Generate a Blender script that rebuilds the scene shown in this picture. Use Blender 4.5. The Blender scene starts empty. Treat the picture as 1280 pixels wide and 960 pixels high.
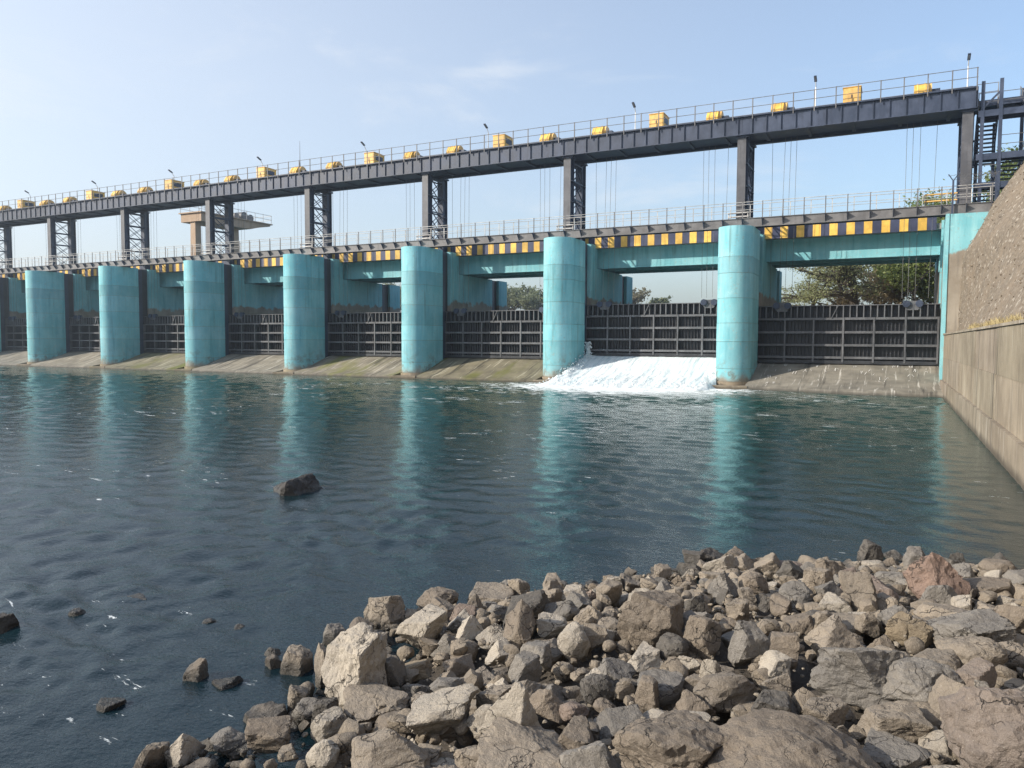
import bpy, bmesh, math, random
import numpy as np
from mathutils import Vector, Matrix

sc = bpy.context.scene
col = sc.collection

# ------------------------------------------------------------------ camera
cam = bpy.data.cameras.new('camera')
cam.sensor_width = 36.0
cam.lens = 937.8 / 1280 * 36.0
cam.clip_start = 0.05
cam.clip_end = 3000
co = bpy.data.objects.new('camera', cam)
col.objects.link(co)
co.location = (0, 0, 3.0)
co.rotation_mode = 'XYZ'
co.rotation_euler = (Matrix.Rotation(0.4706, 3, 'Z') @ Matrix.Rotation(math.pi / 2 - 0.0577, 3, 'X')
                     @ Matrix.Rotation(0.0045, 3, 'Z')).to_euler('XYZ')
sc.camera = co

# ------------------------------------------------------------------ sky and sun
SUN_EL = math.radians(28)
SUN_AZ = math.radians(51)            # from downstream (-Y) towards -X
to_sun = Vector((-math.sin(SUN_AZ) * math.cos(SUN_EL), -math.cos(SUN_AZ) * math.cos(SUN_EL), math.sin(SUN_EL)))
world = bpy.data.worlds.new('World')
sc.world = world
world.use_nodes = True
wt = world.node_tree
wt.nodes.clear()
wo = wt.nodes.new('ShaderNodeOutputWorld')
bg = wt.nodes.new('ShaderNodeBackground')
sky = wt.nodes.new('ShaderNodeTexSky')
sky.sky_type = 'NISHITA'
sky.sun_disc = False
sky.sun_elevation = SUN_EL
sky.sun_rotation = math.atan2(to_sun.x, to_sun.y)
sky.altitude = 300
sky.air_density = 1.2
sky.dust_density = 3.0
sky.ozone_density = 3.4
bg.inputs['Strength'].default_value = 0.15
# thin wisps of cloud
tc = wt.nodes.new('ShaderNodeTexCoord')
mp = wt.nodes.new('ShaderNodeMapping')
mp.inputs['Scale'].default_value = (2.2, 2.2, 7.0)
n1 = wt.nodes.new('ShaderNodeTexNoise')
n1.inputs['Scale'].default_value = 1.7
n1.inputs['Detail'].default_value = 9
n1.inputs['Roughness'].default_value = 0.62
n1.inputs['Distortion'].default_value = 0.4
cr = wt.nodes.new('ShaderNodeMapRange')
cr.inputs['From Min'].default_value = 0.50
cr.inputs['From Max'].default_value = 0.80
cr.inputs['To Max'].default_value = 0.55
cr.interpolation_type = 'SMOOTHSTEP'
mx = wt.nodes.new('ShaderNodeMix')
mx.data_type = 'RGBA'
mx.inputs[7].default_value = (3.9, 4.1, 4.35, 1)
wt.links.new(tc.outputs['Generated'], mp.inputs['Vector'])
wt.links.new(mp.outputs['Vector'], n1.inputs['Vector'])
wt.links.new(n1.outputs['Fac'], cr.inputs['Value'])
wt.links.new(cr.outputs['Result'], mx.inputs[0])
# whitish haze of the air, thicker towards the sun
dp = wt.nodes.new('ShaderNodeVectorMath'); dp.operation = 'DOT_PRODUCT'
nv = wt.nodes.new('ShaderNodeVectorMath'); nv.operation = 'NORMALIZE'
wt.links.new(tc.outputs['Generated'], nv.inputs[0])
wt.links.new(nv.outputs['Vector'], dp.inputs[0])
dp.inputs[1].default_value = to_sun
vr = wt.nodes.new('ShaderNodeMapRange')
for k_, v_ in (('From Min', -0.75), ('From Max', 0.95), ('To Min', 0.0), ('To Max', 0.85)): vr.inputs[k_].default_value = v_
vm = wt.nodes.new('ShaderNodeMix'); vm.data_type = 'RGBA'
vm.inputs[7].default_value = (4.1, 4.3, 4.6, 1)
wt.links.new(dp.outputs['Value'], vr.inputs['Value'])
sz_ = wt.nodes.new('ShaderNodeSeparateXYZ'); wt.links.new(nv.outputs['Vector'], sz_.inputs[0])
ve = wt.nodes.new('ShaderNodeMapRange')
for k_, v_ in (('From Min', 0.30), ('From Max', 0.95), ('To Min', 1.0), ('To Max', 0.22)): ve.inputs[k_].default_value = v_
wt.links.new(sz_.outputs['Z'], ve.inputs['Value'])
vx = wt.nodes.new('ShaderNodeMath'); vx.operation = 'MULTIPLY'
wt.links.new(vr.outputs['Result'], vx.inputs[0]); wt.links.new(ve.outputs['Result'], vx.inputs[1])
wt.links.new(vx.outputs[0], vm.inputs[0])
wt.links.new(sky.outputs['Color'], vm.inputs[6])
wt.links.new(vm.outputs[2], mx.inputs[6])
wt.links.new(mx.outputs[2], bg.inputs['Color'])
wt.links.new(bg.outputs['Background'], wo.inputs['Surface'])

sl = bpy.data.lights.new('sun', 'SUN')
sl.energy = 4.1
sl.angle = math.radians(0.6)
sl.color = (1.0, 0.92, 0.80)
so = bpy.data.objects.new('sun', sl)
col.objects.link(so)
so.location = (-40, -40, 60)
so.rotation_euler = to_sun.to_track_quat('Z', 'Y').to_euler()

sc.view_settings.view_transform = 'Standard'
sc.view_settings.look = 'None'
sc.view_settings.exposure = 0.62
sc.view_settings.gamma = 1.0
sc.render.engine = 'CYCLES'
sc.cycles.max_bounces = 8
sc.cycles.transparent_max_bounces = 8
sc.cycles.volume_bounces = 0
sc.cycles.use_denoising = True
sc.cycles.denoiser = 'OPENIMAGEDENOISE'
sc.cycles.denoising_input_passes = 'RGB_ALBEDO_NORMAL'
sc.cycles.denoising_prefilter = 'NONE'

# ------------------------------------------------------------------ helpers
def props(o, label=None, cat=None, group=None, kind=None):
    if label: o['label'] = label
    if cat: o['category'] = cat
    if group: o['group'] = group
    if kind: o['kind'] = kind
    return o

def empty(name, loc, label=None, cat=None, group=None, kind=None):
    o = bpy.data.objects.new(name, None)
    o.empty_display_size = 0.3
    o.location = loc
    col.objects.link(o)
    return props(o, label, cat, group, kind)

def wloc(o):
    v = Vector(o.location)
    while o.parent:
        o = o.parent
        v = v + o.location
    return v

class MB:
    """collects shapes (in world coordinates) into one mesh"""
    def __init__(s): s.v = []; s.f = []
    def add(s, vs, fs):
        b = len(s.v); s.v += [tuple(q) for q in vs]; s.f += [tuple(i + b for i in f) for f in fs]; return s
    def box(s, x0, x1, y0, y1, z0, z1):
        return s.add([(x, y, z) for z in (z0, z1) for y in (y0, y1) for x in (x0, x1)],
                     [(0, 2, 3, 1), (4, 5, 7, 6), (0, 1, 5, 4), (2, 6, 7, 3), (0, 4, 6, 2), (1, 3, 7, 5)])
    def bar(s, p, q, w, h=None, up=(0, 0, 1)):
        p, q = Vector(p), Vector(q); d = (q - p).normalized(); u = Vector(up)
        if abs(d.dot(u)) > 0.98: u = Vector((0, 1, 0))
        a = d.cross(u).normalized() * (w / 2); b = a.cross(d).normalized() * ((h or w) / 2)
        vs = [e + i * a + j * b for e in (p, q) for i, j in ((-1, -1), (1, -1), (1, 1), (-1, 1))]
        return s.add(vs, [(0, 1, 2, 3), (7, 6, 5, 4), (0, 4, 5, 1), (1, 5, 6, 2), (2, 6, 7, 3), (3, 7, 4, 0)])
    def tube(s, p, q, r0, r1=None, n=6):
        p, q = Vector(p), Vector(q); r1 = r0 if r1 is None else r1
        d = (q - p).normalized(); u = Vector((0, 0, 1)) if abs(d.z) < 0.9 else Vector((1, 0, 0))
        a = d.cross(u).normalized(); b = a.cross(d).normalized()
        vs = []
        for e, r in ((p, r0), (q, r1)):
            vs += [e + r * (math.cos(t * 2 * math.pi / n) * a + math.sin(t * 2 * math.pi / n) * b) for t in range(n)]
        fs = [(i, i + n, (i + 1) % n + n, (i + 1) % n) for i in range(n)]
        return s.add(vs, fs + [tuple(range(n)), tuple(range(2 * n - 1, n - 1, -1))])
    def prism_z(s, poly, z0, z1):            # poly: counter-clockwise xy
        n = len(poly)
        return s.add([(x, y, z0) for x, y in poly] + [(x, y, z1) for x, y in poly],
                     [(i, (i + 1) % n, (i + 1) % n + n, i + n) for i in range(n)] + [tuple(range(n - 1, -1, -1)), tuple(range(n, 2 * n))])
    def prism_x(s, poly, x0, x1):            # poly: counter-clockwise yz
        n = len(poly)
        return s.add([(x0, y, z) for y, z in poly] + [(x1, y, z) for y, z in poly],
                     [(i, (i + 1) % n, (i + 1) % n + n, i + n) for i in range(n)] + [tuple(range(n - 1, -1, -1)), tuple(range(n, 2 * n))])
    def prism_y(s, poly, y0, y1):            # poly: xz
        n = len(poly)
        return s.add([(x, y0, z) for x, z in poly] + [(x, y1, z) for x, z in poly],
                     [(i, i + n, (i + 1) % n + n, (i + 1) % n) for i in range(n)] + [tuple(range(n)), tuple(range(2 * n - 1, n - 1, -1))])
    def build(s, name, m, parent=None, origin=None, smooth=None):
        if origin is None:
            origin = wloc(parent) if parent else Vector((0, 0, 0))
            off = Vector((0, 0, 0))
        else:
            origin = Vector(origin); off = origin - (wloc(parent) if parent else Vector((0, 0, 0)))
        me = bpy.data.meshes.new(name)
        me.from_pydata([(x - origin[0], y - origin[1], z - origin[2]) for x, y, z in s.v], [], s.f)
        me.materials.append(m)
        if smooth is not None:
            me.shade_smooth()
            me.set_sharp_from_angle(angle=math.radians(smooth))
        o = bpy.data.objects.new(name, me)
        col.objects.link(o)
        o.parent = parent
        o.location = off
        return o

def np_mesh(name, V, F, m, parent=None, smooth=False):
    me = bpy.data.meshes.new(name)
    me.from_pydata(V.tolist() if hasattr(V, 'tolist') else V, [], F.tolist() if hasattr(F, 'tolist') else F)
    me.materials.append(m)
    if smooth: me.shade_smooth()
    o = bpy.data.objects.new(name, me)
    col.objects.link(o)
    o.parent = parent
    return o

def place(src, parent, loc):                 # a copy of a piece that shares its mesh
    c = src.copy(); col.objects.link(c); c.parent = parent
    c.location = Vector(loc) - (wloc(parent) if parent else Vector((0, 0, 0)))
    return c

# value noise on arrays
def _h(ix, iy, iz, seed):
    n = (ix * 374761393 + iy * 668265263 + iz * 2147483647 + seed * 1274126177) & 0xffffffff
    n = ((n ^ (n >> 13)) * 1274126177) & 0xffffffff
    n = (n ^ (n >> 16)) & 0xffffffff
    return n.astype(np.float64) / 4294967295.0
def vnoise(P, seed=0):
    P = np.asarray(P, float); i = np.floor(P).astype(np.int64); f = P - i; f = f * f * (3 - 2 * f)
    r = 0
    for dx in (0, 1):
        for dy in (0, 1):
            for dz in (0, 1):
                w = (f[:, 0] if dx else 1 - f[:, 0]) * (f[:, 1] if dy else 1 - f[:, 1]) * (f[:, 2] if dz else 1 - f[:, 2])
                r = r + w * _h(i[:, 0] + dx, i[:, 1] + dy, i[:, 2] + dz, seed)
    return r * 2 - 1
def fbm(P, o=4, seed=0):
    r = 0; a = 1.0; P = np.asarray(P, float)
    for k in range(o):
        r = r + a * vnoise(P * (2.03 ** k) + k * 17.3, seed + k); a *= 0.5
    return r

# ------------------------------------------------------------------ materials
def new_mat(name):
    m = bpy.data.materials.new(name); m.use_nodes = True
    t = m.node_tree
    return m, t, t.nodes['Principled BSDF']
class NT:
    def __init__(s, t): s.t = t
    def n(s, kind, **kw):
        x = s.t.nodes.new(kind)
        for k, v in kw.items(): setattr(x, k, v)
        return x
    def l(s, a, b): s.t.links.new(a, b)
    def pos(s, scale=(1, 1, 1), obj=False):
        if obj:
            src = s.n('ShaderNodeTexCoord').outputs['Object']
        else:
            src = s.n('ShaderNodeNewGeometry').outputs['Position']
        mp = s.n('ShaderNodeMapping'); mp.inputs['Scale'].default_value = scale
        s.l(src, mp.inputs['Vector']); return mp.outputs['Vector']
    def noise(s, scale, detail=6, rough=0.6, vec=None, dist=0.0, stretch=(1, 1, 1), obj=False):
        x = s.n('ShaderNodeTexNoise')
        x.inputs['Scale'].default_value = scale; x.inputs['Detail'].default_value = detail
        x.inputs['Roughness'].default_value = rough; x.inputs['Distortion'].default_value = dist
        s.l(vec if vec is not None else s.pos(stretch, obj), x.inputs['Vector'])
        return x.outputs['Fac']
    def rng(s, v, a, b, c=0.0, d=1.0, smooth=True):
        x = s.n('ShaderNodeMapRange')
        if smooth: x.interpolation_type = 'SMOOTHSTEP'
        for k, q in zip(('From Min', 'From Max', 'To Min', 'To Max'), (a, b, c, d)): x.inputs[k].default_value = q
        s.l(v, x.inputs['Value']); return x.outputs['Result']
    def mix(s, f, a, b, blend='MIX'):
        x = s.n('ShaderNodeMix', data_type='RGBA', blend_type=blend)
        for q, i in ((f, 0), (a, 6), (b, 7)):
            if isinstance(q, (int, float)): x.inputs[i].default_value = q
            elif isinstance(q, tuple): x.inputs[i].default_value = q + (1,) if len(q) == 3 else q
            else: s.l(q, x.inputs[i])
        return x.outputs[2]
    def math(s, op, a, b=0.0):
        x = s.n('ShaderNodeMath', operation=op)
        for q, i in ((a, 0), (b, 1)):
            if isinstance(q, (int, float)): x.inputs[i].default_value = q
            else: s.l(q, x.inputs[i])
        return x.outputs[0]
    def z(s, obj=False):
        x = s.n('ShaderNodeSeparateXYZ')
        s.l(s.n('ShaderNodeNewGeometry').outputs['Position'], x.inputs[0]); return x.outputs
    def bump(s, h, strength, dist, bsdf):
        x = s.n('ShaderNodeBump'); x.inputs['Strength'].default_value = strength; x.inputs['Distance'].default_value = dist
        s.l(h, x.inputs['Height']); s.l(x.outputs['Normal'], bsdf.inputs['Normal']); return x

def steel(name, c, rough=0.5, rust=0.25, rustc=(0.10, 0.05, 0.03), metal=0.0):
    m, t, b = new_mat(name); N = NT(t)
    v = N.noise(1.3, 6, 0.65); w = N.noise(9, 5, 0.6); st = N.noise(5, 4, 0.6, stretch=(1, 1, 0.12))
    c2 = tuple(x * 1.5 + 0.012 for x in c); c3 = tuple(x * 0.72 for x in c)
    k = N.mix(N.rng(v, 0.35, 0.7), c, c2); k = N.mix(N.rng(st, 0.5, 0.75, 0, 0.6), k, c3)
    k = N.mix(N.rng(w, 0.60, 0.74, 0, rust), k, rustc)
    oi = N.n('ShaderNodeObjectInfo'); k = N.mix(1.0, k, N.mix(oi.outputs['Random'], (0.80, 0.80, 0.80), (1.12, 1.12, 1.12)), 'MULTIPLY')
    N.l(k, b.inputs['Base Color']); N.l(N.rng(v, 0.2, 0.8, rough - 0.12, rough + 0.15), b.inputs['Roughness'])
    b.inputs['Metallic'].default_value = metal
    N.bump(w, 0.25, 0.004, b)
    return m

M = {}
M['dark_steel'] = steel('dark_blue_grey_paint', (0.024, 0.035, 0.064), 0.5, 0.12)
M['grey_steel'] = steel('grey_paint', (0.13, 0.125, 0.125), 0.55, 0.3)
M['leg_grey'] = steel('grey_flange', (0.080, 0.080, 0.088), 0.5, 0.25)  # lighter grey, only on the front face of the front legs
M['gate_skin'] = steel('black_gate_paint', (0.020, 0.022, 0.026), 0.5, 0.4)
M['gate_beam'] = steel('grey_gate_paint', (0.078, 0.080, 0.086), 0.55, 0.35, (0.07, 0.045, 0.03))
M['rope'] = steel('wire_rope', (0.12, 0.12, 0.12), 0.5, 0.2)
M['rail'] = steel('rail_paint', (0.42, 0.41, 0.39), 0.5, 0.4)
M['white_pole'] = steel('pale_pole_paint', (0.55, 0.55, 0.54), 0.5, 0.1)
M['yellow'] = steel('yellow_paint', (0.64, 0.39, 0.07), 0.5, 0.55, (0.30, 0.17, 0.06))
M['yellow_pale'] = steel('faded_yellow_paint', (0.66, 0.40, 0.12), 0.55, 0.35, (0.30, 0.17, 0.06))
M['navy'] = steel('navy_paint', (0.035, 0.042, 0.085), 0.55, 0.5, (0.10, 0.09, 0.09))
M['lamp_glass'] = steel('lamp_lens', (0.25, 0.26, 0.28), 0.25, 0.0)

def teal_mat(name, bare_below=None, base_dirt=True):
    m, t, b = new_mat(name); N = NT(t)
    v = N.noise(0.55, 6, 0.6); st = N.noise(2.2, 6, 0.62, stretch=(1, 1, 0.10)); fine = N.noise(22, 5, 0.7)
    pit = N.noise(7, 3, 0.5)
    k = N.mix(N.rng(v, 0.3, 0.72), (0.155, 0.425, 0.480), (0.245, 0.515, 0.560))
    k = N.mix(N.rng(st, 0.50, 0.74, 0, 0.55), k, (0.34, 0.62, 0.64))
    k = N.mix(N.rng(st, 0.47, 0.30, 0, 0.55), k, (0.055, 0.27, 0.33))
    oi = N.n('ShaderNodeObjectInfo')
    k = N.mix(1.0, k, oi.outputs['Color'], 'MULTIPLY')
    k = N.mix(N.rng(fine, 0.60, 0.70, 0, 0.30), k, (0.16, 0.22, 0.20))
    k = N.mix(N.rng(pit, 0.60, 0.68, 0, 0.5), k, (0.30, 0.32, 0.29))
    runs = N.noise(3.4, 5, 0.6, stretch=(1, 1, 0.035))
    k = N.mix(N.math('MULTIPLY', N.rng(runs, 0.56, 0.68), N.rng(N.noise(0.35, 4, 0.6), 0.40, 0.62, 0.05, 0.6)), k, (0.10, 0.20, 0.20))
    k = N.mix(N.rng(N.noise(1.7, 8, 0.75, dist=0.5), 0.58, 0.66, 0, 0.35), k, (0.38, 0.60, 0.60))
    x, y, z = N.z()
    conc = N.mix(N.rng(v, 0.3, 0.7), (0.20, 0.165, 0.125), (0.33, 0.29, 0.235))
    conc = N.mix(N.rng(st, 0.5, 0.7, 0, 0.6), conc, (0.13, 0.115, 0.10))
    edge = N.math('ADD', z, N.math('MULTIPLY', N.math('SUBTRACT', N.noise(1.1, 5, 0.6), 0.5), 1.5))
    if bare_below is not None:
        k = N.mix(N.rng(edge, bare_below - 0.12, bare_below + 0.12, 1, 0), k, conc)
    elif base_dirt:
        k = N.mix(N.rng(edge, 0.35, 1.0, 0.92, 0), k, conc)
        grime = N.math('MULTIPLY', N.rng(N.noise(1.6, 6, 0.7), 0.50, 0.62), N.rng(z, 0.6, 2.6, 0.75, 0))
        k = N.mix(grime, k, (0.15, 0.14, 0.11))
    N.l(k, b.inputs['Base Color']); b.inputs['Roughness'].default_value = 0.72
    h = N.math('ADD', fine, N.math('MULTIPLY', N.noise(4, 5, 0.6), 1.4))
    N.bump(h, 0.35, 0.02, b)
    return m
M['teal'] = teal_mat('teal_painted_concrete')
M['teal_beam'] = teal_mat('teal_painted_beam', base_dirt=False)
M['teal_half'] = teal_mat('teal_paint_over_bare_concrete', bare_below=6.25)
M['teal_abut'] = teal_mat('teal_paint_over_masonry', bare_below=8.2)

def concrete(name, a, c, streak=0.5, moss=0.0, lime=0.0, bs=0.35, flow='z', wet=None):
    m, t, b = new_mat(name); N = NT(t)
    v = N.noise(0.7, 7, 0.65); fine = N.noise(17, 6, 0.7)
    s = (1, 1, 0.07) if flow == 'z' else (1, 0.06, 0.06)
    st = N.noise(1.7, 7, 0.66, stretch=s, dist=0.15); st2 = N.noise(5.5, 5, 0.6, stretch=s)
    k = N.mix(N.rng(v, 0.3, 0.72), a, c)
    k = N.mix(N.rng(st, 0.52, 0.66, 0, streak), k, tuple(q * 0.42 for q in a))
    k = N.mix(N.rng(st2, 0.56, 0.70, 0, lime), k, (0.62, 0.59, 0.53))
    k = N.mix(N.rng(fine, 0.58, 0.72, 0, 0.4), k, tuple(q * 0.55 for q in a))
    if moss: k = N.mix(N.rng(N.noise(0.23, 4, 0.6, stretch=(1, 0.25, 1)), 0.47, 0.58, 0, moss), k, (0.15, 0.155, 0.035))
    if wet is not None:
        x, y, z = N.z()
        e = N.math('ADD', z, N.math('MULTIPLY', N.math('SUBTRACT', N.noise(1.5, 4, 0.6), 0.5), 0.35))
        k = N.mix(N.rng(e, wet, wet + 0.3, 0.85, 0), k, tuple(q * 0.3 for q in a))
    oi = N.n('ShaderNodeObjectInfo'); k = N.mix(1.0, k, oi.outputs['Color'], 'MULTIPLY')
    N.l(k, b.inputs['Base Color']); b.inputs['Roughness'].default_value = 0.8
    N.bump(N.math('ADD', fine, N.math('MULTIPLY', v, 2.0)), bs, 0.02, b)
    return m
M['sill'] = concrete('spillway_concrete', (0.150, 0.137, 0.112), (0.262, 0.238, 0.193), 1.0, 0.0, 0.75, flow='y', wet=0.0)
M['sill_mossy'] = concrete('mossy_spillway_concrete', (0.150, 0.134, 0.105), (0.27, 0.24, 0.185), 1.0, 0.85, 0.7, flow='y', wet=0.0)
M['wall'] = concrete('wing_wall_concrete', (0.205, 0.172, 0.130), (0.315, 0.272, 0.21), 0.85, 0.0, 0.5, wet=0.02)
M['footing'] = concrete('pier_foot_concrete', (0.22, 0.175, 0.12), (0.33, 0.28, 0.21), 0.5, 0.3, 0.1, wet=0.02)
M['beige'] = concrete('beige_concrete', (0.36, 0.25, 0.165), (0.45, 0.33, 0.23), 0.35)
M['deck'] = concrete('deck_concrete', (0.25, 0.24, 0.22), (0.32, 0.31, 0.29), 0.3)

def rock_material():
    m, t, b = new_mat('rock'); N = NT(t)
    oi = N.n('ShaderNodeObjectInfo')
    v = N.noise(2.6, 7, 0.65); fine = N.noise(26, 8, 0.72); sp = N.noise(70, 4, 0.6); gr = N.noise(190, 3, 0.7); blotch = N.noise(7.5, 6, 0.6, dist=0.6)
    k = N.mix(N.rng(v, 0.28, 0.74), oi.outputs['Color'], N.mix(1.0, oi.outputs['Color'], (1.42, 1.38, 1.30), 'MULTIPLY'))
    k = N.mix(N.rng(blotch, 0.52, 0.70, 0, 0.55), k, N.mix(1.0, oi.outputs['Color'], (0.60, 0.56, 0.50), 'MULTIPLY'))
    k = N.mix(N.rng(fine, 0.55, 0.72, 0, 0.55), k, N.mix(1.0, oi.outputs['Color'], (0.5, 0.48, 0.45), 'MULTIPLY'))
    k = N.mix(N.rng(sp, 0.63, 0.72, 0, 0.35), k, (0.55, 0.52, 0.46))
    k = N.mix(N.rng(gr, 0.55, 0.68, 0, 0.45), k, N.mix(1.0, oi.outputs['Color'], (0.36, 0.34, 0.32), 'MULTIPLY'))
    k = N.mix(N.rng(gr, 0.46, 0.34, 0, 0.35), k, N.mix(1.0, oi.outputs['Color'], (1.9, 1.85, 1.8), 'MULTIPLY'))
    wv = N.n('ShaderNodeTexNoise'); wv.inputs['Scale'].default_value = 4.0; wv.inputs['Detail'].default_value = 5; N.l(N.pos(), wv.inputs['Vector'])
    va = N.n('ShaderNodeVectorMath', operation='MULTIPLY_ADD'); va.inputs[1].default_value = (0.55, 0.55, 0.55)
    N.l(wv.outputs['Color'], va.inputs[0]); N.l(N.pos((1, 1, 1.7)), va.inputs[2])
    vc = N.n('ShaderNodeTexVoronoi', feature='DISTANCE_TO_EDGE'); vc.inputs['Scale'].default_value = 4.2; N.l(va.outputs[0], vc.inputs['Vector'])
    crack = N.math('MULTIPLY', N.rng(vc.outputs['Distance'], 0.004, 0.030, 1, 0), N.rng(N.noise(3.1, 3, 0.5), 0.46, 0.58))
    k = N.mix(N.math('MULTIPLY', crack, 0.75), k, (0.035, 0.029, 0.024))
    x, y, z = N.z()
    e = N.math('ADD', z, N.math('MULTIPLY', N.math('SUBTRACT', N.noise(5, 4, 0.6), 0.5), 0.14))
    wet = N.rng(e, 0.05, 0.15, 1, 0)
    k = N.mix(N.math('MULTIPLY', wet, 0.8), k, (0.030, 0.027, 0.022))
    N.l(k, b.inputs['Base Color']); N.l(N.rng(wet, 0, 1, 0.86, 0.35), b.inputs['Roughness'])
    h = N.math('ADD', N.math('MULTIPLY', fine, 1.3), N.math('MULTIPLY', blotch, 1.6))
    h = N.math('ADD', h, N.math('ADD', N.math('MULTIPLY', sp, 0.45), N.math('MULTIPLY', gr, 0.2)))
    h = N.math('SUBTRACT', h, N.math('MULTIPLY', crack, 1.2))
    N.bump(h, 0.9, 0.022, b)
    return m
M['rock'] = rock_material()

def rubble_material():
    m, t, b = new_mat('rubble_pitching'); N = NT(t)
    vo = N.n('ShaderNodeTexVoronoi'); vo.inputs['Scale'].default_value = 8.5; vo.inputs['Randomness'].default_value = 1
    N.l(N.pos((1, 0.8, 1)), vo.inputs['Vector'])
    v = N.noise(0.5, 6, 0.65); fine = N.noise(14, 7, 0.7)
    sep = N.n('ShaderNodeSeparateColor'); N.l(vo.outputs['Color'], sep.inputs[0])
    k = N.mix(sep.outputs[0], (0.122, 0.098, 0.073), (0.215, 0.178, 0.135))
    k = N.mix(N.rng(v, 0.35, 0.7, 0, 0.6), k, (0.22, 0.17, 0.12))
    k = N.mix(N.rng(fine, 0.52, 0.72, 0, 0.6), k, (0.08, 0.065, 0.05))
    k = N.mix(N.rng(sep.outputs[1], 0.90, 0.97, 0, 0.5), k, (0.48, 0.44, 0.38))
    N.l(k, b.inputs['Base Color']); b.inputs['Roughness'].default_value = 0.92
    h = N.math('ADD', N.math('MULTIPLY', fine, 0.8), N.rng(vo.outputs['Distance'], 0.0, 0.7, 1, 0))
    N.bump(h, 0.7, 0.02, b)
    return m
M['rubble'] = rubble_material()

def simple(name, a, c, scale=2.0, rough=0.9, bump=0.3, bd=0.02):
    m, t, b = new_mat(name); N = NT(t)
    v = N.noise(scale, 7, 0.65); f = N.noise(scale * 9, 5, 0.7)
    k = N.mix(N.rng(v, 0.3, 0.7), a, c); k = N.mix(N.rng(f, 0.55, 0.75, 0, 0.5), k, tuple(q * 0.55 for q in a))
    N.l(k, b.inputs['Base Color']); b.inputs['Roughness'].default_value = rough
    N.bump(f, bump, bd, b); return m
M['soil'] = simple('bank_soil', (0.060, 0.050, 0.040), (0.110, 0.092, 0.073), 4.0, bump=0.8, bd=0.05)  # soil colour darkened to stand in for shadow in the gaps between rocks
M['earth'] = simple('dry_earth', (0.19, 0.145, 0.09), (0.27, 0.22, 0.13), 0.4)
M['bed'] = simple('river_bed', (0.045, 0.042, 0.034), (0.08, 0.07, 0.055), 1.5)
M['bark'] = simple('bark', (0.045, 0.036, 0.028), (0.09, 0.075, 0.06), 6.0)
M['straw'] = simple('dry_grass', (0.34, 0.27, 0.13), (0.46, 0.38, 0.20), 3.0)

def leaf_mat(name, a, c):
    m, t, b = new_mat(name); N = NT(t)
    v = N.noise(0.9, 5, 0.6); f = N.noise(11, 3, 0.6)
    k = N.mix(N.rng(v, 0.3, 0.7), a, c); k = N.mix(N.rng(f, 0.4, 0.7, 0, 0.5), k, tuple(q * 1.5 for q in c))
    N.l(k, b.inputs['Base Color']); b.inputs['Roughness'].default_value = 0.6
    tr = N.n('ShaderNodeBsdfTranslucent'); N.l(k, tr.inputs['Color'])
    ms = N.n('ShaderNodeMixShader'); ms.inputs[0].default_value = 0.42
    N.l(b.outputs[0], ms.inputs[1]); N.l(tr.outputs[0], ms.inputs[2])
    N.l(ms.outputs[0], t.nodes['Material Output'].inputs['Surface'])
    return m
M['leaf_acacia'] = leaf_mat('acacia_leaf', (0.205, 0.225, 0.100), (0.285, 0.300, 0.150))
M['leaf_green'] = leaf_mat('broad_leaf', (0.120, 0.170, 0.048), (0.215, 0.255, 0.080))
M['leaf_brown'] = leaf_mat('dry_leaf', (0.30, 0.235, 0.135), (0.38, 0.31, 0.19))
M['leaf_far'] = leaf_mat('far_leaf', (0.150, 0.170, 0.090), (0.205, 0.225, 0.120))
M['leaf_pale'] = leaf_mat('pale_leaf', (0.14, 0.13, 0.07), (0.20, 0.18, 0.11))

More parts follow.
